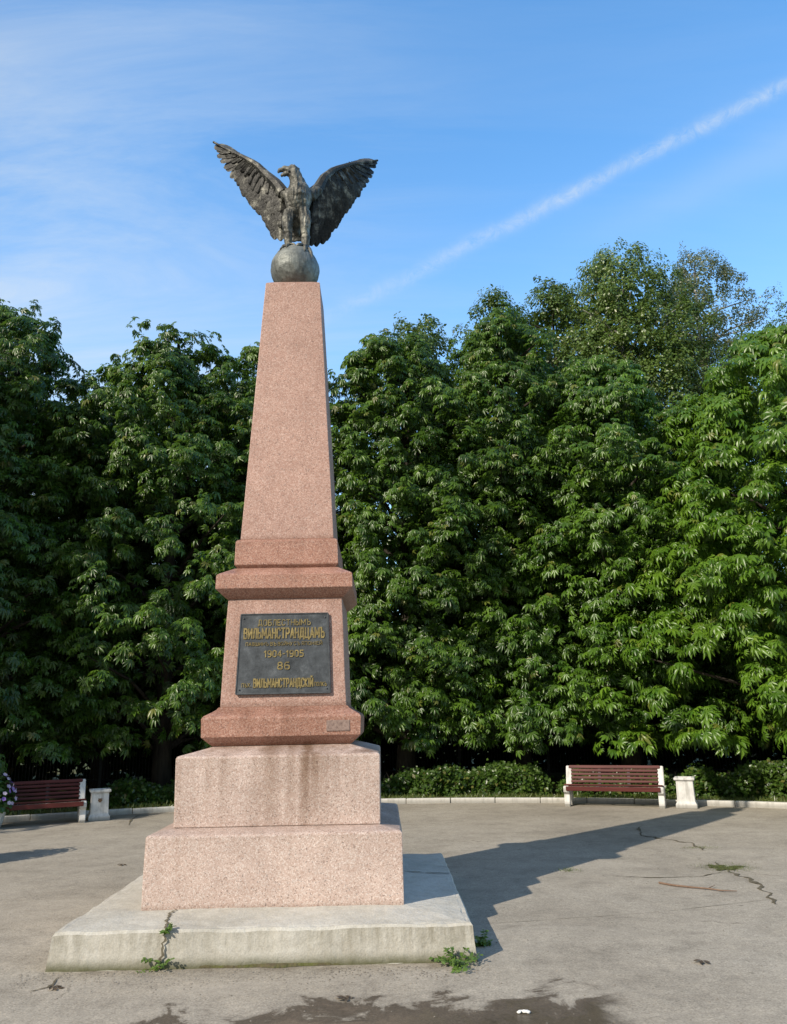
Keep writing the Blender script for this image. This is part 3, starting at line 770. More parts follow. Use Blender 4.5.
def wing(lead, trail, xs, sweep):
    """feathers from leading edge to trailing edge; lead and trail run shoulder -> tip"""
    bm = bmesh.new()
    def P(p, layer=0.0):
        dx = abs(p[0] - xs) / 97.0
        lx, ly = p
        low = max(0, (p[1] - 160) / 97.0)
        return E_(p[0], p[1], 0.06 + dx * sweep + low * 0.10 - layer)
    def feather(root, tip, wid, layer, thick=0.010, bend=0.0):
        a, b = P(root, layer), P(tip, layer)
        ax = (b - a); L = ax.length
        if L < 1e-4: return
        wid = min(wid, 0.42 * L)
        thick = min(thick, 0.06 * L)
        ax.normalize()
        side = ax.cross(Vector((0, -1, 0.15))).normalized()
        nrm = side.cross(ax).normalized()
        if nrm.y > 0: nrm = -nrm
        rows = []
        prof = [(0, .45), (.25, .85), (.55, 1.0), (.8, .95), (.93, .66), (1.0, .16)]
        for s, w in prof:
            c = a + ax * (L * s) + nrm * (-bend * s * s * L)
            hw = wid * w / 2
            rows.append([bm.verts.new(c - side * hw + nrm * 0.0), bm.verts.new(c - side * hw * 0.45 + nrm * thick * 0.7), bm.verts.new(c + nrm * thick * 1.5),
                         bm.verts.new(c + side * hw * 0.45 + nrm * thick * 0.7), bm.verts.new(c + side * hw), bm.verts.new(c - nrm * thick)])
        for r0, r1 in zip(rows[:-1], rows[1:]):
            for k in range(6):
                bm.faces.new((r0[k], r0[(k + 1) % 6], r1[(k + 1) % 6], r1[k]))
        bm.faces.new(rows[-1]); bm.faces.new(list(reversed(rows[0])))
    N = 21
    for i in range(N):
        t = i / (N - 1)
        rt = poly_at(lead, 0.05 + 0.70 * t)
        tp = poly_at(trail, t)
        tp = (tp[0] + random.uniform(-1.2, 1.2), tp[1] + random.uniform(-1.5, 1.5))
        feather(rt, tp, 0.135 + 0.03 * random.random(), 0.003 * (i % 3), 0.006, 0.04)
    for lay, frac, n, wid in ((0.016, 0.66, 15, 0.135), (0.030, 0.42, 13, 0.135), (0.042, 0.22, 11, 0.12)):
        for i in range(n):
            t = (i + 0.3 * random.random()) / (n - 1)
            t = min(t, 1)
            rt = poly_at(lead, 0.03 + 0.76 * t)
            tp = poly_at(trail, t)
            f = frac * random.uniform(0.85, 1.12)
            q = (rt[0] + (tp[0] - rt[0]) * f, rt[1] + (tp[1] - rt[1]) * f)
            feather(rt, q, wid * random.uniform(0.85, 1.15), lay + 0.004 * (i % 2), 0.010, 0.02)
    # arm along the leading edge
    pts = [P(poly_at(lead, k / 14), 0.03) for k in range(15)]
    pts = [p + Vector((0, 0, -0.012)) for p in pts]
    bm_tube(bm, pts, [0.012 + 0.062 * (1 - k / 14) ** 1.5 for k in range(15)], 8)
    return bm
LW_lead = [(284, 193), (278, 184), (266, 173.4), (256.7, 163.5), (243.4, 156), (224.7, 147), (213.5, 140.8)]
LW_trail = [(281, 240), (274, 238.7), (268.7, 226.7), (262, 216.5), (251.4, 206.7), (240.7, 193.4), (232.7, 180), (219.4, 160), (214, 143)]
RW_lead = [(310, 195), (318, 188), (323.4, 177.4), (334, 168.5), (350, 163), (366, 160.8), (377.6, 159.2)]
RW_trail = [(311.4, 243.5), (320.7, 245), (334, 229.4), (347.4, 213.4), (356.8, 200), (367.4, 184), (375.4, 170.7), (378, 160)]
from_bm('wing', wing(LW_lead, LW_trail, 285, 0.42), M_WING, eagle)
from_bm('wing', wing(RW_lead, RW_trail, 309, 0.85), M_WING, eagle)

# ------------------------------------------------------------------ leaves
def rand_unit(n, rs):
    v = rs.normal(size=(n, 3)); return v / np.linalg.norm(v, axis=1, keepdims=True)

def palmate(nl, droop, spread, width, rs, fine=True):
    V = [(0, 0, 0)]; T = []
    for k in range(nl):
        f = k / (nl - 1) * 2 - 1
        a = f * spread * (1 + rs.uniform(-.06, .06))
        L = 0.215 * (1 - 0.42 * abs(f) ** 1.4) * rs.uniform(0.9, 1.08)
        d = np.array([math.cos(a), math.sin(a), 0]); s = np.array([-d[1], d[0], 0])
        z = np.array([0, 0, 1.0]); w = width * L
        dr = droop * rs.uniform(0.8, 1.2)
        i = len(V)
        V += [tuple(d * L * .62 + s * w - z * dr * L * .22), tuple(d * L * .98 - z * dr * L * .78), tuple(d * L * .62 - s * w - z * dr * L * .22),
              tuple(d * L * .60 - z * (dr * L * .30 + .04 * L))]
        T += [(0, i + 3, i), (0, i + 2, i + 3), (i, i + 3, i + 1), (i + 3, i + 2, i + 1)] if fine else [(0, i + 1, i), (0, i + 2, i + 1)]
    return np.array(V), np.array(T)

def oval(length, width, rs):
    L, w = length, width
    V = np.array([(0, 0, 0), (L * .5, w, .02 * L), (L, 0, -.18 * L), (L * .5, -w, .02 * L)])
    return V, np.array([(0, 2, 1), (0, 3, 2)])

_rs = np.random.RandomState(5)
PALM_F = [palmate(n_, d_, R(a_), w_, _rs) for n_, d_, a_, w_ in ((7, 0.55, 112, .165), (7, .85, 100, .17), (6, .35, 118, .16), (5, 1.15, 90, .18), (5, .7, 80, .19), (7, 1.3, 105, .16))]
PALM = [palmate(n_, d_, R(a_), w_, _rs, False) for n_, d_, a_, w_ in ((7, 0.55, 112, .17), (7, .85, 100, .175), (6, .35, 118, .165), (5, 1.15, 90, .19), (5, .7, 80, .20), (7, 1.3, 105, .17))]
OVAL = [oval(0.12, 0.038, _rs), oval(0.10, 0.040, _rs)]
OVAL_S = [oval(0.085, 0.030, _rs), oval(0.07, 0.028, _rs)]
HEDGE_T = [oval(0.075, 0.026, _rs), oval(0.06, 0.024, _rs)]

def leaf_cloud(name, templates, P, OUT, NRM, SC, rs):
    """one mesh of leaves: positions, outward axes, normals, scales"""
    vs, ts, base = [], [], 0
    which = rs.randint(0, len(templates), len(P))
    for k, (TV, TT) in enumerate(templates):
        idx = np.where(which == k)[0]
        if len(idx) == 0: continue
        n = NRM[idx] / np.linalg.norm(NRM[idx], axis=1, keepdims=True)
        x = OUT[idx] - n * np.sum(OUT[idx] * n, axis=1, keepdims=True)
        x /= np.maximum(np.linalg.norm(x, axis=1, keepdims=True), 1e-6)
        y = np.cross(n, x)
        V = P[idx][:, None, :] + SC[idx][:, None, None] * (TV[None, :, 0:1] * x[:, None, :] + TV[None, :, 1:2] * y[:, None, :] + TV[None, :, 2:3] * n[:, None, :])
        m = len(TV)
        T = TT[None] + (np.arange(len(idx)) * m)[:, None, None] + base
        vs.append(V.reshape(-1, 3)); ts.append(T.reshape(-1, 3)); base += len(idx) * m
    return np_mesh(name, np.concatenate(vs), np.concatenate(ts))

def crown_lobes(n, base_z, top_z, rad, rs, shape=2.0, low=0.55):
    """clump centres spread through a crown with an uneven outline"""
    C = []
    ph = rs.uniform(0, 6.28, 6)
    while len(C) < n:
        h = rs.uniform(0, 1)
        prof = (1 - h ** shape) ** 0.62 * min(1, low + h * 3.2)
        a = rs.uniform(0, 2 * math.pi)
        wob = 1 + 0.16 * math.sin(2 * a + ph[0] + 5 * h) + 0.13 * math.sin(3 * a + ph[1] - 7 * h) + 0.10 * math.sin(5 * a + ph[2] + 11 * h)
        u = rs.uniform(0.35, 1.0) ** 0.55
        if rs.uniform() > prof + 0.12: continue
        r = rad * prof * wob * u
        C.append((r * math.cos(a), r * math.sin(a), base_z + h * (top_z - base_z), u, a))
    return np.array(C)

def clump_leaves(C, per, lr, lz, rs, flat=0.0, droop=0.15, upb=0.75):
    n = len(C) * per
    c = np.repeat(C[:, :3], per, axis=0)
    ctr_a = np.repeat(C[:, 4], per)
    d = rand_unit(n, rs)
    d[:, 2] = np.where(d[:, 2] < -0.35, -d[:, 2], d[:, 2])
    size = np.repeat(rs.uniform(0.5, 1.3, len(C)), per)
    rr = (rs.uniform(0.25, 1.0, n) ** 0.45) * size
    P = c + d * np.stack([lr * rr, lr * rr, lz * rr], 1)
    rad = np.stack([np.cos(ctr_a), np.sin(ctr_a), np.zeros(n)], 1)
    OUT = d * np.array([1, 1, 0.25]) + rad * 0.45 + rs.normal(size=(n, 3)) * 0.25 + np.array([0, 0, -droop])
    NRM = d * 0.45 + rad * 0.35 + np.array([0, 0, upb]) + rs.normal(size=(n, 3)) * 0.28
    return P, OUT, NRM

def limb_mesh(root_pts, root_rad, targets, rs, thin=0.035):
    bm = bmesh.new()
    bm_tube(bm, root_pts, root_rad, 10)
    top = len(root_pts) - 1
    for T in targets:
        T = Vector(T)
        # leave the trunk below the target
        hz = max(root_pts[1].z, min(root_pts[top].z * 0.97, T.z - 0.35 * math.hypot(T.x, T.y) - 0.3))
        a = root_pts[0]
        for p, q in zip(root_pts[:-1], root_pts[1:]):
            if p.z <= hz <= q.z:
                a = p.lerp(q, (hz - p.z) / max(q.z - p.z, 1e-6)); break
        mid = a.lerp(T, 0.5) + Vector((rs.uniform(-.15, .15), rs.uniform(-.15, .15), 0.25))
        bm_tube(bm, [a, a.lerp(mid, .6) + Vector((0, 0, .06)), mid, mid.lerp(T, .6), T], [thin * 1.6, thin * 1.2, thin * .9, thin * .55, thin * .2], 6)
    return bm

def make_tree(name, x, y, height, rad, label, cat, group, leafmat, bark, templates, seed, lobes=95, per=105, base=1.5,
              lr=0.62, lz=0.40, scale=1.0, shape=2.0, trunk=0.19, z0=0.045, upb=0.75, low=0.55, extra=None, ntarget=34, shoots=0.22, fill=300, fscale=0.5):
    rs = np.random.RandomState(seed)
    root = empty(name, (x, y, z0))
    tag(root, label, cat, group)
    C = crown_lobes(lobes, base, height - lz, rad, rs, shape, low)
    # young shoots that break the outline
    sh = C[(C[:, 3] > 0.8) | (C[:, 2] > height * 0.72)]
    sh = sh[rs.uniform(0, 1, len(sh)) < shoots].copy()
    sh[:, 0] *= 1.13; sh[:, 1] *= 1.13; sh[:, 2] += rs.uniform(0.1, 0.6, len(sh)) * np.clip((sh[:, 2] / height - .45) * 2, 0, 1)
    if extra is not None:
        ex = np.array([(ex_, ey_, ez_, 1.0, math.atan2(ey_, ex_)) for ex_, ey_, ez_ in extra])
        C = np.concatenate([C, ex])
    P, OUT, NRM = clump_leaves(C, per, lr, lz, rs, upb=upb)
    P2, O2, N2 = clump_leaves(sh, max(8, per // 4), lr * 0.45, lz * 0.9, rs, upb=upb)
    P = np.concatenate([P, P2]); OUT = np.concatenate([OUT, O2]); NRM = np.concatenate([NRM, N2])
    SC = rs.uniform(0.5, 1.25, len(P)) * scale
    # sparse larger foliage deep inside the crown, where little light comes
    Ci = crown_lobes(fill, base + .2, height - 1.2, rad * 0.62, rs, shape, low)
    Pi, Oi, Ni = clump_leaves(Ci, 9, 0.5, 0.5, rs, upb=0.3)
    P = np.concatenate([P, Pi]); OUT = np.concatenate([OUT, Oi]); NRM = np.concatenate([NRM, Ni])
    SC = np.concatenate([SC, rs.uniform(1.2, 1.9, len(Pi)) * fscale])
    me = leaf_cloud(name + '_crown', templates, P, OUT, NRM, SC, rs)
    link('crown', me, leafmat, root)
    lean = rs.uniform(-.15, .15, 2)
    pts = [Vector((0, 0, -0.1)), Vector((lean[0] * .2, lean[1] * .2, 0.9)), Vector((lean[0] * .6, lean[1] * .5, 2.4)), Vector((lean[0], lean[1], height * .5)), Vector((lean[0] * 1.5, lean[1], height * .75)), Vector((lean[0], lean[1] * 1.5, height * .93))]
    rads = [trunk * 1.35, trunk, trunk * .85, trunk * .6, trunk * .35, trunk * .1]
    idx = rs.choice(len(C), min(ntarget, len(C)), replace=False)
    bmt = limb_mesh(pts, rads, C[idx, :3], rs, thin=trunk * 0.2)
    from_bm('trunk', bmt, bark, root, True)
    return root

CH = 'horse chestnut trees along the edge of the plaza'
BK = 'taller trees rising behind the chestnuts'
K = dict(per=46, lr=0.34, lz=0.30, scale=0.62, shape=3.2, low=1.0, base=0.9)
make_tree('chestnut_tree', -15.6, 7.4, 16.0, 3.4, 'deep green tree beyond the left edge of the photo, shading the left bench', 'tree', CH, L_CHEST_SHADE, M_BARK, PALM, 101, lobes=150, per=70, lr=.8, lz=.6, ntarget=16, shape=3.0)
make_tree('chestnut_tree', -8.8, 16.4, 10.9, 3.1, 'tallest dark chestnut tree at the left edge of the photo behind the left bench', 'tree', CH, L_CHEST_SHADE, M_BARK, PALM, 102, lobes=640, **K)
make_tree('chestnut_tree', -5.0, 17.6, 10.8, 2.95, 'dark chestnut tree with a two lobed top standing left of the obelisk', 'tree', CH, L_CHEST, M_BARK, PALM, 103, lobes=640, **K)
make_tree('chestnut_tree', -3.05, 19.6, 11.7, 2.3, 'chestnut tree mostly hidden behind the obelisk shaft', 'tree', CH, L_CHEST, M_BARK, PALM, 104, lobes=440, **K)
make_tree('chestnut_tree', 0.15, 18.3, 11.0, 2.75, 'green chestnut tree just right of the obelisk', 'tree', CH, L_CHEST, M_BARK, PALM, 105, lobes=640, **K)
make_tree('chestnut_tree', 2.8, 18.7, 11.7, 2.6, 'green chestnut tree in the middle of the row between obelisk and right bench', 'tree', CH, L_CHEST, M_BARK, PALM, 106, lobes=620, **K)
make_tree('chestnut_tree', 5.0, 17.9, 10.0, 2.8, 'dark green chestnut tree behind the right bench', 'tree', CH, L_CHEST_LIT, M_BARK, PALM, 107, lobes=620, **K)
make_tree('chestnut_tree', 8.3, 15.8, 9.5, 3.5, 'bright yellow green chestnut tree at the right edge above the white bin', 'tree', CH, L_BRIGHT, M_BARK, PALM_F, 108, lobes=720, **{**K, 'scale': 0.80, 'per': 50, 'lr': .38})
make_tree('chestnut_tree', -7.2, 20.0, 11.0, 2.6, 'shaded chestnut tree in the second row, filling the gap between the two left trees', 'tree', CH, L_CHEST_SHADE, M_BARK, PALM, 109, lobes=420, **K)
make_tree('chestnut_tree', -10.9, 20.6, 10.8, 2.6, 'shaded chestnut tree in the second row at the far left edge', 'tree', CH, L_CHEST_SHADE, M_BARK, PALM, 110, lobes=440, **K)
make_tree('chestnut_tree', -4.9, 21.4, 11.0, 2.5, 'shaded chestnut tree in the second row behind the two lobed one', 'tree', CH, L_CHEST_SHADE, M_BARK, PALM, 111, lobes=440, **K)
make_tree('linden_tree', 0.9, 24.0, 14.9, 2.6, 'upright tree whose tip shows above the chestnut right of the obelisk', 'tree', BK, L_LIND, M_BARK, OVAL, 201, lobes=300, per=150, lr=0.42, lz=0.5, shape=2.8, upb=0.5, fscale=1.6)
make_tree('linden_tree', 3.8, 25.5, 16.3, 3.0, 'mid green tree rising behind the middle chestnuts, left of the tall birch', 'tree', BK, L_LIND, M_BARK, OVAL, 202, lobes=330, per=150, lr=0.42, lz=0.5, shape=2.8, upb=0.5, fscale=1.6)
make_tree('linden_tree', 6.3, 27.5, 18.2, 2.7, 'leafy green tree pressed against the left side of the tall birch', 'tree', BK, L_LIND, M_BARK, OVAL, 206, lobes=330, per=150, lr=0.42, lz=0.5, shape=3, upb=0.5, fscale=1.6)
make_tree('birch_tree', 8.6, 27.0, 19.0, 3.6, 'tallest tree in the photo, full olive green birch behind the chestnuts', 'tree', BK, L_BIRCH, M_BIRCH, OVAL, 203, lobes=760, per=150, lr=0.38, lz=0.62, base=3, shape=4.0, upb=0.35, low=.8, fscale=1.7, fill=600, ntarget=110)
make_tree('birch_tree', 12.3, 28.5, 19.8, 3.0, 'thin greyish birch with sky showing through its crown', 'tree', BK, L_GREY, M_BIRCH, OVAL_S, 204, lobes=500, per=210, lr=0.38, lz=0.7, base=4, shape=4.0, upb=0.3, fscale=1.2, ntarget=130, fill=420)
make_tree('linden_tree', 16.0, 28.0, 17.6, 2.8, 'dark tree tip at the right edge beside the thin birch', 'tree', BK, L_LIND, M_BARK, OVAL, 205, lobes=150, per=200, shape=3)

# far shrubs under the trees: a dense near-black mass added to hide the bright horizon
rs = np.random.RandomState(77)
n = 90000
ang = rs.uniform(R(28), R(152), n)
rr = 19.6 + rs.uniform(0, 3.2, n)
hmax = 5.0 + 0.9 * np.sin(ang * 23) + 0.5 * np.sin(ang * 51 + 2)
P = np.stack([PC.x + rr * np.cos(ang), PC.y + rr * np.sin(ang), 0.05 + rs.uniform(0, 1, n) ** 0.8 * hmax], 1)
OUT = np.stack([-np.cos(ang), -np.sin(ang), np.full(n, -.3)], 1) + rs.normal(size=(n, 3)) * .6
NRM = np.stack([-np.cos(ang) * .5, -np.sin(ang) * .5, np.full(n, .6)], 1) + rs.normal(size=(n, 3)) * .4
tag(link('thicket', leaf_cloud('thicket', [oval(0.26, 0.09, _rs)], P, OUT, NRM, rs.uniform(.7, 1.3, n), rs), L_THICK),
    'dense undergrowth added as a dark backdrop behind the chestnut trunks', 'undergrowth', kind='stuff')

# ------------------------------------------------------------------ hedges
def hedge(a0, a1, hgt, seed, label, n=11000, r0=13.45, r1=14.35):
    rs = np.random.RandomState(seed)
    mid = polar((r0 + r1) / 2, (a0 + a1) / 2, 0.045)
    root = empty('hedge', mid)
    tag(root, label, 'hedge', 'low hedges behind the kerb')
    def prof(a):
        return 0.80 * hgt * (0.80 + 0.2 * np.sin(a * 21 + seed) + 0.17 * np.sin(a * 47 + 2 * seed) + 0.12 * np.sin(a * 97 + seed))
    a = rs.uniform(R(a0), R(a1), n); u = rs.uniform(0, 1, n); v = rs.uniform(0, 1, n)
    front = rs.uniform(0, 1, n)
    # leaf shell: front face, top, and inside
    rpos = np.where(front < 0.5, r0 + 0.22 * rs.uniform(0, 1, n) ** 1.5, r0 + u * (r1 - r0))
    hz = prof(a) * np.where(front < 0.5, v, np.where(front < 0.85, 1 - 0.16 * v * v, v))
    edge = np.minimum(1, np.minimum(a - R(a0), R(a1) - a) / 0.02)
    bul = 0.10 * np.sin(a * 60 + seed * 3) + 0.06 * np.sin(a * 131 + hz * 9)
    P = np.stack([PC.x + (rpos + bul) * np.cos(a) - mid.x, PC.y + (rpos + bul) * np.sin(a) - mid.y, hz * (0.5 + 0.5 * edge)], 1)
    P += rs.normal(size=P.shape) * 0.05
    P[:, 2] = np.maximum(P[:, 2], 0.02)
    inw = np.stack([-np.cos(a), -np.sin(a), np.zeros(n)], 1)
    OUT = inw * .8 + rs.normal(size=(n, 3)) * .6 + np.array([0, 0, .1])
    NRM = inw * .45 + np.array([0, 0, .7]) + rs.normal(size=(n, 3)) * .45
    link('foliage', leaf_cloud('hedge_foliage', HEDGE_T, P, OUT, NRM, rs.uniform(.8, 1.5, n), rs), L_HEDGE, root)
    bm = bmesh.new()
    m = max(5, int((a1 - a0) * 1.6))
    for k in range(m):
        b = polar(rs.uniform(r0 + .25, r1 - .2), a0 + (a1 - a0) * (k + .5) / m, 0.0) - Vector((mid.x, mid.y, 0))
        b.z = -0.05
        for j in range(3):
            t = b + Vector((rs.uniform(-.2, .2), rs.uniform(-.2, .2), hgt * rs.uniform(.6, .85)))
            bm_tube(bm, [b, b.lerp(t, .5) + Vector((rs.uniform(-.05, .05), 0, 0)), t], [.012, .009, .004], 5)
    from_bm('stem', bm, M_BARK, root)
    return root
hedge(76.5, 91.5, 0.58, 3, 'low leafy hedge between the monument and the right bench', 15000)
hedge(67.2, 75.2, 0.50, 8, 'short low hedge directly behind the right bench', 8000)
hedge(48.0, 66.4, 0.62, 5, 'bushy low hedge behind and right of the white bin at the right', 17000)
hedge(100.0, 113.0, 0.50, 9, 'shaded low hedge between the left bin and the monument', 12000)

# grass on the verge
rs = np.random.RandomState(31)
n = 15000
a = np.where(rs.uniform(0, 1, n) < .75, rs.uniform(R(48), R(97), n), rs.uniform(R(97), R(124), n))
r_ = PR + 0.13 + rs.uniform(0, 1, n) ** 1.3 * 1.1
keep = (np.sin(a * 37) + np.sin(a * 91 + r_ * 3) + rs.uniform(-1, 1, n)) > -0.9
a, r_ = a[keep], r_[keep]; n = len(a)
P = np.stack([PC.x + r_ * np.cos(a), PC.y + r_ * np.sin(a), np.full(n, .04)], 1)
blade = (np.array([(0, -.006, 0), (0, .006, 0), (.09, .0, .02), (.05, .005, .012), (.05, -.005, .012)]), np.array([(0, 1, 3), (0, 3, 4), (4, 3, 2)]))
OUT = np.array([0, 0, 1.0]) + rs.normal(size=(n, 3)) * .5
NRM = rand_unit(n, rs)
tag(link('grass', leaf_cloud('grass', [blade], P, OUT, NRM, rs.uniform(.5, 1.4, n), rs), L_GRASS), 'thin grass on the verge between kerb and hedge', 'grass', kind='stuff')

# tufts and moss in the pavement crack and along the slab
def tuft_patch(name, centre, rx, ry, n, label, seed, sc=0.5):
    rs = np.random.RandomState(seed)
    d = rs.normal(size=(n, 2)) * np.array([rx, ry]) * 0.5
    P = np.stack([centre.x + d[:, 0], centre.y + d[:, 1], np.full(n, .004)], 1)
    OUT = np.array([0, 0, .7]) + rs.normal(size=(n, 3)) * .6
    OUT[:, 2] = np.abs(OUT[:, 2])
    tag(link(name, leaf_cloud(name, [blade], P, OUT, rand_unit(n, rs), rs.uniform(.4, 1.2, n) * sc, rs), L_GRASS), label, 'grass', kind='stuff')
tuft_patch('crack_grass', G(727, 868), 0.26, 0.20, 900, 'patch of low grass growing in the pavement crack at right', 41, 0.22)
tuft_patch('crack_grass', G(700, 848), 0.22, 0.10, 300, 'small grass tuft in the pavement crack nearer the bench', 42, 0.2)
tuft_patch('crack_grass', G(570, 871), 0.10, 0.08, 80, 'tiny grass tuft in the pavement beside the obelisk shadow', 43, 0.4)
def moss_patch(c, rx, ry, seed, label):
    bm = bmesh.new(); vs = []
    for k in range(40):
        a = 2 * math.pi * k / 40
        q = 0.7 + 0.8 * mnoise.noise(Vector((math.cos(a) * 1.8, math.sin(a) * 1.8, seed)))+ 0.5 * mnoise.noise(Vector((math.cos(a) * 5, math.sin(a) * 5, seed)))
        vs.append(bm.verts.new((c.x + math.cos(a) * rx * q, c.y + math.sin(a) * ry * q, 0.007)))
    bm.faces.new(vs)
    tag(from_bm('moss', bm, mat_soil('moss_sheet', [(0.35, (0.075, 0.08, 0.035)), (0.65, (0.13, 0.135, 0.055))], 14)), label, 'moss', kind='stuff')
moss_patch(G(726, 868), 0.20, 0.17, 2, 'dark moss filling a hollow in the asphalt at right')
bm = bmesh.new()
rr_ = random.Random(3)
rows = []
for k in range(60):
    u = -0.42 + 0.95 * k / 59
    w = (0.016 + 0.05 * max(0, mnoise.noise(Vector((u * 4, 0, 3)))) ) * (0.3 + 0.7 * math.sin(math.pi * k / 59))
    w *= rr_.uniform(.75, 1.2)
    c = Matrix.Rotation(MYAW, 4, 'Z') @ Vector((u, -1.425, 0))
    q = Matrix.Rotation(MYAW, 4, 'Z') @ Vector((u, -1.425 - w, 0))
    rows.append((bm.verts.new((MX + c.x, MY + c.y, 0.022)), bm.verts.new((MX + (c.x + q.x) / 2, MY + (c.y + q.y) / 2, 0.016)), bm.verts.new((MX + q.x, MY + q.y, 0.002))))
for A, B in zip(rows[:-1], rows[1:]):
    bm.faces.new((A[0], A[1], B[1], B[0])); bm.faces.new((A[1], A[2], B[2], B[1]))
tag(from_bm('moss', bm, M_MOSS), 'strip of green moss along the foot of the concrete slab front', 'moss', kind='stuff')

# ------------------------------------------------------------------ fence behind the trees
fence = empty('fence', polar(17.9, 75, 0.045))
tag(fence, 'dark iron railing fence in the shade behind the chestnut trunks', 'fence')
F0 = fence.location.copy()
bm = bmesh.new(); bp = bmesh.new(); br = bmesh.new()
for k in range(0, 470):
    a = 35 + 110 * k / 470
    p = polar(17.9, a) - Vector((F0.x, F0.y, 0))
    if k % 30 == 0:
        bx = bmesh.new()
        bm_box(bx, p.x, p.y, 0.8, 0.07, 0.07, 1.7, Matrix.Rotation(R(a), 4, 'Z'))
        bm_box(bx, p.x, p.y, 1.67, 0.1, 0.1, 0.05, Matrix.Rotation(R(a), 4, 'Z'))
        from_bm('post', bx, M_IRON, fence)
    else:
        bm_tube(bm, [(p.x, p.y, 0.12), (p.x, p.y, 1.45), (p.x, p.y, 1.55)], [.009, .009, .001], 4)
from_bm('railing', bm, M_IRON, fence)
for z in (0.2, 1.35):
    bm_tube(br, [polar(17.9, 35 + 110 * k / 60, z) - Vector((F0.x, F0.y, 0)) for k in range(61)], 0.018, 4)
from_bm('rail', br, M_IRON, fence)

# ------------------------------------------------------------------ benches
def copy_tree(o, parent=None):
    c = o.copy(); COL.objects.link(c)
    if parent is not None: c.parent = parent
    for ch in [q for q in bpy.data.objects if q.parent == o]: copy_tree(ch, c)
    return c

BL = 1.58
def make_bench():
    root = empty('bench')
    prof = [(-0.22, 0), (-0.235, 0.05), (-0.20, 0.24), (-0.265, 0.29), (-0.275, 0.37), (-0.245, 0.415), (-0.08, 0.395), (0.055, 0.375), (0.10, 0.42),
            (0.205, 0.775), (0.225, 0.792), (0.275, 0.785), (0.285, 0.76), (0.195, 0.36), (0.215, 0.20), (0.275, 0.03), (0.275, 0), (0.125, 0), (0.115, 0.12), (0.06, 0.235), (-0.04, 0.235), (-0.095, 0.14), (-0.105, 0.0)]
    for s in (-1, 1):
        bm = bmesh.new()
        x0 = s * BL / 2 - 0.048
        f1 = [bm.verts.new((x0, y, z)) for y, z in prof]
        f2 = [bm.verts.new((x0 + 0.096, y, z)) for y, z in prof]
        bm.faces.new(f1); bm.faces.new(list(reversed(f2)))
        for k in range(len(prof)):
            bm.faces.new((f1[k], f2[k], f2[(k + 1) % len(prof)], f1[(k + 1) % len(prof)]))
        bmesh.ops.recalc_face_normals(bm, faces=bm.faces)
        bmesh.ops.bevel(bm, geom=[e_ for e_ in bm.edges if abs(e_.verts[0].co.x - e_.verts[1].co.x) < 1e-5], offset=0.009, segments=2, affect='EDGES')
        from_bm('end_support', bm, M_WHITE, root)
    L = BL - 0.10
    bm = bmesh.new()
    for k, (y, z) in enumerate([(-0.262, 0.345), (-0.215, 0.43), (-0.14, 0.422), (-0.065, 0.412), (0.01, 0.402), (0.07, 0.398)]):
        if k == 0: bm_box(bm, 0, y - 0.024, z + 0.02, L + .1, 0.026, 0.09)
        else: bm_box(bm, 0, y, z + 0.006, L + .17, 0.064, 0.032, Matrix.Rotation(R(-6), 4, 'X'))
    bmesh.ops.bevel(bm, geom=list(bm.edges), offset=0.005, segments=2, affect='EDGES')
    from_bm('seat', bm, M_SLAT, root)
    bm = bmesh.new()
    th = math.atan2(0.105, 0.355)
    for k in range(5):
        z = 0.482 + k * 0.072
        y = 0.098 + (z - 0.42) * 0.296
        bm_box(bm, 0, y - 0.0, z, L + (0.02 if k < 4 else .10), 0.03, 0.050 if k < 4 else 0.066, Matrix.Rotation(-th, 4, 'X'))
    bmesh.ops.bevel(bm, geom=list(bm.edges), offset=0.011, segments=2, affect='EDGES')
    from_bm('backrest', bm, M_SLAT, root)
    bm = bmesh.new()
    bm_box(bm, 0, 0.0, 0.33, L - 0.004, 0.05, 0.06)
    for x in (-.25, .25):
        bm_box(bm, x, -0.07, 0.385, 0.05, 0.36, 0.022, Matrix.Rotation(R(-6), 4, 'X'))
        bm_box(bm, x, 0.172, 0.60, 0.05, 0.02, 0.36, Matrix.Rotation(-th, 4, 'X'))
    from_bm('under_frame', bm, M_IRON, root)
    return root
bR = make_bench()
pL, pR = on_ground(569, 806.5), on_ground(661, 808.5)
mid = (pL + pR) / 2
angR = math.atan2(pR.y - pL.y, pR.x - pL.x)
back = Vector((-math.sin(angR), math.cos(angR), 0))
bR.location = (mid + back * 0.2).to_tuple()
bR.rotation_euler.z = angR; bR.scale = (1, 0.9, 0.83)
tag(bR, 'sunlit park bench of dark red slats on white concrete ends, right side', 'bench', 'red slatted benches facing the monument')
bLft = copy_tree(bR)
angL = R(26)
e1 = on_ground(82, 823)
bLft.location = (e1 - Vector((math.cos(angL), math.sin(angL), 0)) * BL / 2 + Vector((-math.sin(angL), math.cos(angL), 0)) * 0.2).to_tuple()
bLft.rotation_euler.z = angL
bLft['label'] = 'shaded park bench of dark red slats on white concrete ends, left edge'

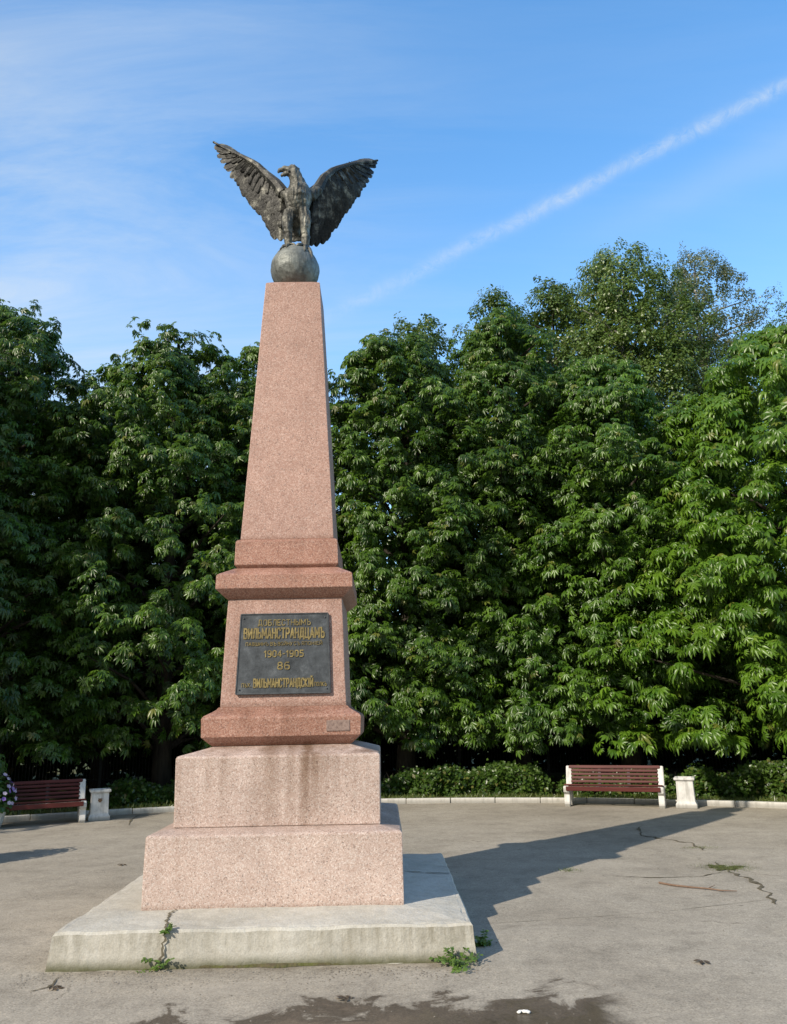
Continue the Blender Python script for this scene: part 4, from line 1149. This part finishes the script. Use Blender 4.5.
# ------------------------------------------------------------------ litter bins
def make_bin():
    root = empty('litter_bin')
    bm = bmesh.new()
    bm_profile(bm, [(0.212, 0.0), (0.212, 0.075), (0.205, 0.09), (0.185, 0.120), (0.178, 0.14), (0.168, 0.53), (0.172, 0.545), (0.10, 0.547)])
    bmesh.ops.bevel(bm, geom=list(bm.edges), offset=0.006, segments=2, affect='EDGES')
    from_bm('body', bm, M_WHITE, root)
    bm = bmesh.new()
    # rim with an opening
    def sq(w, z): return [bm.verts.new((sx * w, sy * w, z)) for sx, sy in ((-1, -1), (1, -1), (1, 1), (-1, 1))]
    rg = [sq(0.168, 0.543), sq(0.205, 0.565), sq(0.208, 0.60), (sq(0.198, 0.612)), sq(0.135, 0.612), sq(0.13, 0.50)]
    for A, B in zip(rg[:-1], rg[1:]):
        for k in range(4): bm.faces.new((A[k], A[(k + 1) % 4], B[(k + 1) % 4], B[k]))
    bm.faces.new(rg[-1]); bm.faces.new(list(reversed(rg[0])))
    bmesh.ops.bevel(bm, geom=list(bm.edges), offset=0.004, segments=1, affect='EDGES')
    from_bm('rim', bm, M_WHITE, root)
    return root
binR = make_bin()
p = on_ground(692, 809)
binR.location = (p + Vector((0.0, 0.22, 0))).to_tuple(); binR.rotation_euler.z = R(-22); binR.scale = (.80, .80, .80)
tag(binR, 'white concrete litter bin standing right of the sunlit bench', 'litter bin', 'white concrete litter bins beside the benches')
binL = copy_tree(binR)
p = on_ground(94.5, 821.5)
binL.location = (p + Vector((-0.02, 0.22, 0))).to_tuple(); binL.rotation_euler.z = R(24)
binL['label'] = 'white concrete litter bin with a small brown emblem beside the left bench'
bm = bmesh.new()
bmesh.ops.create_uvsphere(bm, u_segments=16, v_segments=8, radius=1, matrix=Matrix.Translation((0, -0.173, 0.40)) @ Matrix.Diagonal((0.045, 0.008, 0.026, 1)))
bm_box(bm, 0, -0.174, 0.43, 0.085, 0.012, 0.012); bm_box(bm, 0, -0.176, 0.37, 0.05, 0.012, 0.016)
from_bm('emblem', bm, M_EMBLEM, binL)

# ------------------------------------------------------------------ flower planters
def make_planter(x, y, label, seed, hgt=0.5):
    rs = np.random.RandomState(seed)
    root = empty('flower_planter', (x, y, 0))
    tag(root, label, 'planter', 'white flower planters by the left bench')
    bm = bmesh.new()
    bm_lathe(bm, [(0.17, 0), (0.18, 0.02), (0.215, 0.16), (0.25, 0.30), (0.265, 0.325), (0.265, 0.35), (0.23, 0.352), (0.22, 0.30), (0.05, 0.30)], 28)
    from_bm('pot', bm, M_WHITE, root, False)
    n = 1500
    d = rand_unit(n, rs); d[:, 2] = np.abs(d[:, 2])
    r = rs.uniform(.3, 1, n) ** .5
    P = np.stack([d[:, 0] * r * .36, d[:, 1] * r * .36, 0.30 + d[:, 2] * r * hgt], 1)
    link('leaves', leaf_cloud('planter_leaves', HEDGE_T, P, d + rs.normal(size=(n, 3)) * .4, d + np.array([0, 0, .6]) + rs.normal(size=(n, 3)) * .4, rs.uniform(.8, 1.5, n), rs), L_POT, root)
    # five petalled blooms
    V = [(0, 0, 0)]; T = []
    for k in range(5):
        a0, a1, a2 = [R(72 * k + q) for q in (-34, 0, 34)]
        i = len(V)
        V += [(.035 * math.cos(a0), .035 * math.sin(a0), .012), (.043 * math.cos(a1), .043 * math.sin(a1), .012), (.035 * math.cos(a2), .035 * math.sin(a2), .012)]
        T += [(0, i, i + 1), (0, i + 1, i + 2)]
    bloom = (np.array(V), np.array(T))
    for nm, mt, m in (('pale_blossoms', L_PETAL_W, 85), ('violet_blossoms', L_PETAL_V, 12)):
        d = rand_unit(m, rs); d[:, 2] = np.abs(d[:, 2])
        P = np.stack([d[:, 0] * .39, d[:, 1] * .39, .32 + d[:, 2] * (hgt + .03)], 1)
        link(nm, leaf_cloud(nm, [bloom], P, rand_unit(m, rs), d + rs.normal(size=(m, 3)) * .2, rs.uniform(.65, 1.0, m), rs), mt, root)
    bm = bmesh.new()
    for k in range(9):
        a = rs.uniform(0, 6.28); t = Vector((.16 * math.cos(a), .16 * math.sin(a), .32 + hgt + rs.uniform(.05, .28)))
        bm_tube(bm, [(t.x * .3, t.y * .3, .3), t], [.006, .003], 5)
    from_bm('stalks', bm, L_POT, root)
    return root
q = on_ground(-12, 829)
make_planter(q.x, q.y, 'white planter of pale and violet flowers in front of the left bench', 61)
make_planter(-5.3, 10.0, 'white flower planter nearest the camera, just outside the left edge', 62, 0.62)

# ------------------------------------------------------------------ weeds, twig, scraps
def weed(base, seed, n, size, label, side=None):
    rs = np.random.RandomState(seed)
    root = empty('weed', base)
    tag(root, label, 'weed')
    vs, ts = [], []
    bmz = bmesh.new()
    for k in range(n):
        a = rs.uniform(0, 2 * math.pi) if side is None else rs.uniform(side[0], side[1])
        el = rs.uniform(.15, 1.2); L = size * rs.uniform(.5, 1.1)
        dirv = Vector((math.cos(a) * math.cos(el), math.sin(a) * math.cos(el), math.sin(el)))
        pts = [Vector((0, 0, 0)) + dirv * (L * s) + Vector((0, 0, -.35 * L * s * s * (1 - math.sin(el)))) for s in (0, .35, .7, 1)]
        bm_tube(bmz, pts, [.004, .003, .002, .001], 4)
        for s in np.linspace(.15, 1, 9):
            p = Vector((0, 0, 0)) + dirv * (L * s) + Vector((0, 0, -.35 * L * s * s * (1 - math.sin(el))))
            for sd in (-1, 1):
                out = dirv * .6 + dirv.cross(Vector((0, 0, 1))).normalized() * sd + Vector((0, 0, rs.uniform(-.2, .4)))
                vs.append((p, out))
    P = np.array([list(v[0]) for v in vs]); P[:, 2] = np.maximum(P[:, 2], .006)
    O = np.array([list(v[1]) for v in vs])
    N = np.array([0, -.3, 1.0]) + rs.normal(size=O.shape) * .35
    link('leaves', leaf_cloud('weed_leaves', [oval(.055, .014, rs), oval(.045, .015, rs)], P, O, N, rs.uniform(.35, .85, len(P)), rs), L_WEED, root)
    from_bm('stem', bmz, L_WEED, root)
    return root
weed((on_ground(165, 966) + Vector((0, -0.01, 0))), 1, 34, 0.18, 'leafy green weed growing at the crack in the slab front, left')
weed((on_ground(458, 965) + Vector((0, -0.01, 0))), 2, 13, 0.20, 'spreading weed at the front right corner of the slab', (R(150), R(400)))
weed((on_ground(484, 945)), 3, 10, 0.10, 'small weed in the shadow on the right side of the slab')
# crack plant on the slab itself
weed(Vector((-1.585, 5.85, 0.225)), 4, 3, 0.055, 'small sprig growing out of the crack on the slab edge')

# loose grit and leaf crumbs on the asphalt
rs = np.random.RandomState(55)
n = 2600
gx = rs.uniform(-6, 7, n); gy = 4.6 + rs.uniform(0, 1, n) ** 1.4 * 9
keep = ~((np.abs(gx - MX) < 1.5) & (np.abs(gy - MY) < 1.5)) & (np.hypot(gx - PC.x, gy - PC.y) < PR - .1)
near = rs.uniform(0, 1, n) < 0.35                        # more of it gathers along the slab
gx = np.where(near, MX + rs.uniform(-1.55, 1.55, n), gx); gy = np.where(near, MY - 1.47 - np.abs(rs.normal(0, .16, n)), gy)
keep = keep | near
gx, gy = gx[keep], gy[keep]; n = len(gx)
octa = (np.array([(1, 0, 0), (-.8, .2, 0), (0, .9, 0), (.1, -1, 0), (0, 0, .6)]) * 0.006, np.array([(0, 2, 4), (2, 1, 4), (1, 3, 4), (3, 0, 4)]))
tag(link('grit', leaf_cloud('grit', [octa], np.stack([gx, gy, np.full(n, .001)], 1), rand_unit(n, rs) * np.array([1, 1, .01]), np.tile([0, 0, 1.0], (n, 1)) + rs.normal(size=(n, 3)) * .1, rs.uniform(.4, 1.6, n), rs),
    mat_simple('grit_stone', (0.10, 0.085, 0.065), (0.38, 0.34, 0.28), 2.0, 0.9)), 'loose grit and crumbs scattered over the asphalt', 'grit', kind='stuff')

bm = bmesh.new()
pts = [on_ground(*q, 0.012) for q in ((659, 882.5), (672, 885), (690, 887), (708, 888.5), (722, 890.5), (737, 891))]
bm_tube(bm, pts, [.009, .009, .008, .007, .006, .003], 6)
bm_tube(bm, [pts[3], pts[3] + Vector((.10, .09, .01))], [.006, .002], 5)
tag(from_bm('twig', bm, M_TWIG), 'long thin brown twig lying on the asphalt at right', 'twig')

bm = bmesh.new()
p = on_ground(524, 1013)
for k in range(5):
    q = p + Vector((random.uniform(-.03, .03), random.uniform(-.015, .015), 0))
    bmesh.ops.create_icosphere(bm, subdivisions=2, radius=.012, matrix=Matrix.Translation((q.x, q.y, .01)) @ Matrix.Diagonal((1.1, .8, .55, 1)))
for v in bm.verts: v.co += mnoise.noise_vector(v.co * 60) * .006
tag(from_bm('paper_scrap', bm, M_PAPER), 'crumpled white paper scrap lying on the wet asphalt', 'litter')

for k, (px, py, lab) in enumerate([(52, 989, 'dead brown leaf on the asphalt at lower left'), (122, 865, 'dry leaf on the asphalt left of the plinth'), (702, 962, 'dry leaf on the bare asphalt at lower right'), (348, 1000, 'dark leaf on the asphalt at the wet edge')]):
    rs = np.random.RandomState(90 + k)
    p = on_ground(px, py)
    me = leaf_cloud('dead_leaf', [palmate(5, 0.1, R(100), 0.2, rs)], np.array([[0, 0, .012]]), rand_unit(1, rs) * np.array([1, 1, 0]), np.array([[.08, .05, 1.0]]), np.array([.42]), rs)
    o = link('dead_leaf', me, M_DEADLEAF); o.location = (p.x, p.y, 0)
    tag(o, lab, 'leaf')

# ------------------------------------------------------------------ light and sky
LIGHT = Vector((1.035, 1.075, -1.0)).normalized()
sd = bpy.data.lights.new('sun', 'SUN'); sd.energy = 5.0; sd.angle = R(0.5); sd.color = (1.0, 0.90, 0.76)
so = bpy.data.objects.new('sun', sd); COL.objects.link(so)
so.rotation_euler = LIGHT.to_track_quat('-Z', 'Y').to_euler()
so.location = (-10, -10, 20)
ELEV = math.asin(-LIGHT.z)

w = bpy.data.worlds.new('World'); scene.world = w; w.use_nodes = True
t = NT.__new__(NT); t.t = w.node_tree; t.t.nodes.clear()
out = t.t.nodes.new('ShaderNodeOutputWorld')
sky = t.n('ShaderNodeTexSky'); sky.sky_type = 'NISHITA'; sky.sun_disc = False
sky.sun_elevation = ELEV; sky.sun_rotation = math.atan2(-LIGHT.x, -LIGHT.y)
sky.air_density = 1.0; sky.dust_density = 0.3; sky.ozone_density = 2.0
D = t.n('ShaderNodeTexCoord').outputs['Generated']
s = t.sep(D)
den = t.math('ADD', t.math('MAXIMUM', s[2], 0.0), 0.22)
U = t.math('DIVIDE', s[0], den); V = t.math('DIVIDE', s[1], den)
cv = t.n('ShaderNodeCombineXYZ'); t.link(U, cv.inputs[0]); t.link(V, cv.inputs[1])
rot = t.n('ShaderNodeMapping', ins={0: cv.outputs[0]}); rot.inputs['Rotation'].default_value = (0, 0, R(-28)); rot.inputs['Scale'].default_value = (0.7, 2.6, 1)
nA = t.noise(rot.outputs[0], 1.7, 9, 0.66, 1.1)
nB = t.noise(cv.outputs[0], 0.8, 4, 0.5, 0.2)
leftness = t.smooth(s[0], 0.22, -0.55)
cir = t.math('MULTIPLY', t.ramp(nA, [(0.40, 0), (0.78, 1)]), t.ramp(nB, [(0.28, 0.15), (0.65, 1)]))
cir = t.math('MULTIPLY', cir, t.math('MULTIPLY_ADD', leftness, 0.75, 0.14))
cir = t.math('ADD', cir, t.math('MULTIPLY', leftness, t.math('MULTIPLY_ADD', nA, 0.5, -0.12)))
haze = t.math('MULTIPLY', t.smooth(s[2], 0.72, 0.15), t.math('MULTIPLY_ADD', leftness, 0.25, 0.30))
# vapour trail: a narrow band along a great circle
r1, r2 = ray(787, 84).normalized(), ray(330, 316).normalized()
nrm = r1.cross(r2).normalized(); along = (r1 - r2).normalized()
def vdot(v):
    nd = t.n('ShaderNodeVectorMath', operation='DOT_PRODUCT'); t.link(D, nd.inputs[0]); nd.inputs[1].default_value = v; return nd.outputs['Value']
nd = t.noise(D, 14, 5, 0.6)
dist = t.math('ABSOLUTE', t.math('ADD', vdot(nrm), t.math('MULTIPLY_ADD', nd, 0.012, -0.006)))
al = vdot(along)
a_r2, a_r1 = r2.dot(along), r1.dot(along)
wd = t.math('DIVIDE', dist, t.n('ShaderNodeMapRange', ins={0: al, 1: a_r2, 2: a_r1, 3: 0.0095, 4: 0.0068}).outputs[0])
core = t.math('POWER', 2.718, t.math('MULTIPLY', t.math('MULTIPLY', wd, wd), -1.0))
fade = t.n('ShaderNodeMapRange', ins={0: al, 1: a_r2 - 0.05, 2: a_r2 + 0.30, 3: 0.08, 4: 0.34}).outputs[0]
tr = t.math('MULTIPLY', t.math('MULTIPLY', core, fade), t.ramp(t.noise(D, 48, 8, 0.75, 0.8), [(0.32, 0.15), (0.68, 1.45)]))
tr2d = t.math('ABSOLUTE', t.math('ADD', vdot((ray(787, 150).normalized().cross(ray(600, 230).normalized())).normalized()), t.math('MULTIPLY_ADD', nd, 0.02, -0.01)))
tr2 = t.math('MULTIPLY', t.math('POWER', 2.718, t.math('MULTIPLY', t.math('POWER', t.math('DIVIDE', tr2d, 0.022), 2.0), -1.0)), t.math('MULTIPLY', t.smooth(s[0], 0.15, 0.45), 0.16))
m = t.math('ADD', t.math('ADD', t.math('MULTIPLY', cir, 0.85), tr), t.math('ADD', haze, tr2), clamp=True)
hs = t.n('ShaderNodeHueSaturation', ins={'Saturation': 1.16, 'Value': 2.25}); t.link(sky.outputs[0], hs.inputs['Color'])
SKY_S = 0.15
tint = t.mix(1.0, hs.outputs[0], (0.80, 1.03, 1.05), 'MULTIPLY')
col = t.mix(m, tint, (4.9, 5.5, 6.1))
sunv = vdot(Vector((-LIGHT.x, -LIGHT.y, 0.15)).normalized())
col = t.mix(t.math('MULTIPLY', t.smooth(sunv, -0.25, 0.55), 0.85), col, (2.3, 2.2, 2.05))     # off-white haze added behind the camera, making the sky's fill light less blue
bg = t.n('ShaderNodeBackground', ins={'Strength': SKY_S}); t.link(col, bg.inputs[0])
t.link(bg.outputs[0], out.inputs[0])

scene.view_settings.view_transform = 'Standard'
scene.view_settings.look = 'None'
scene.view_settings.exposure = 0
scene.render.engine = 'CYCLES'
scene.cycles.max_bounces = 8
scene.cycles.transparent_max_bounces = 8
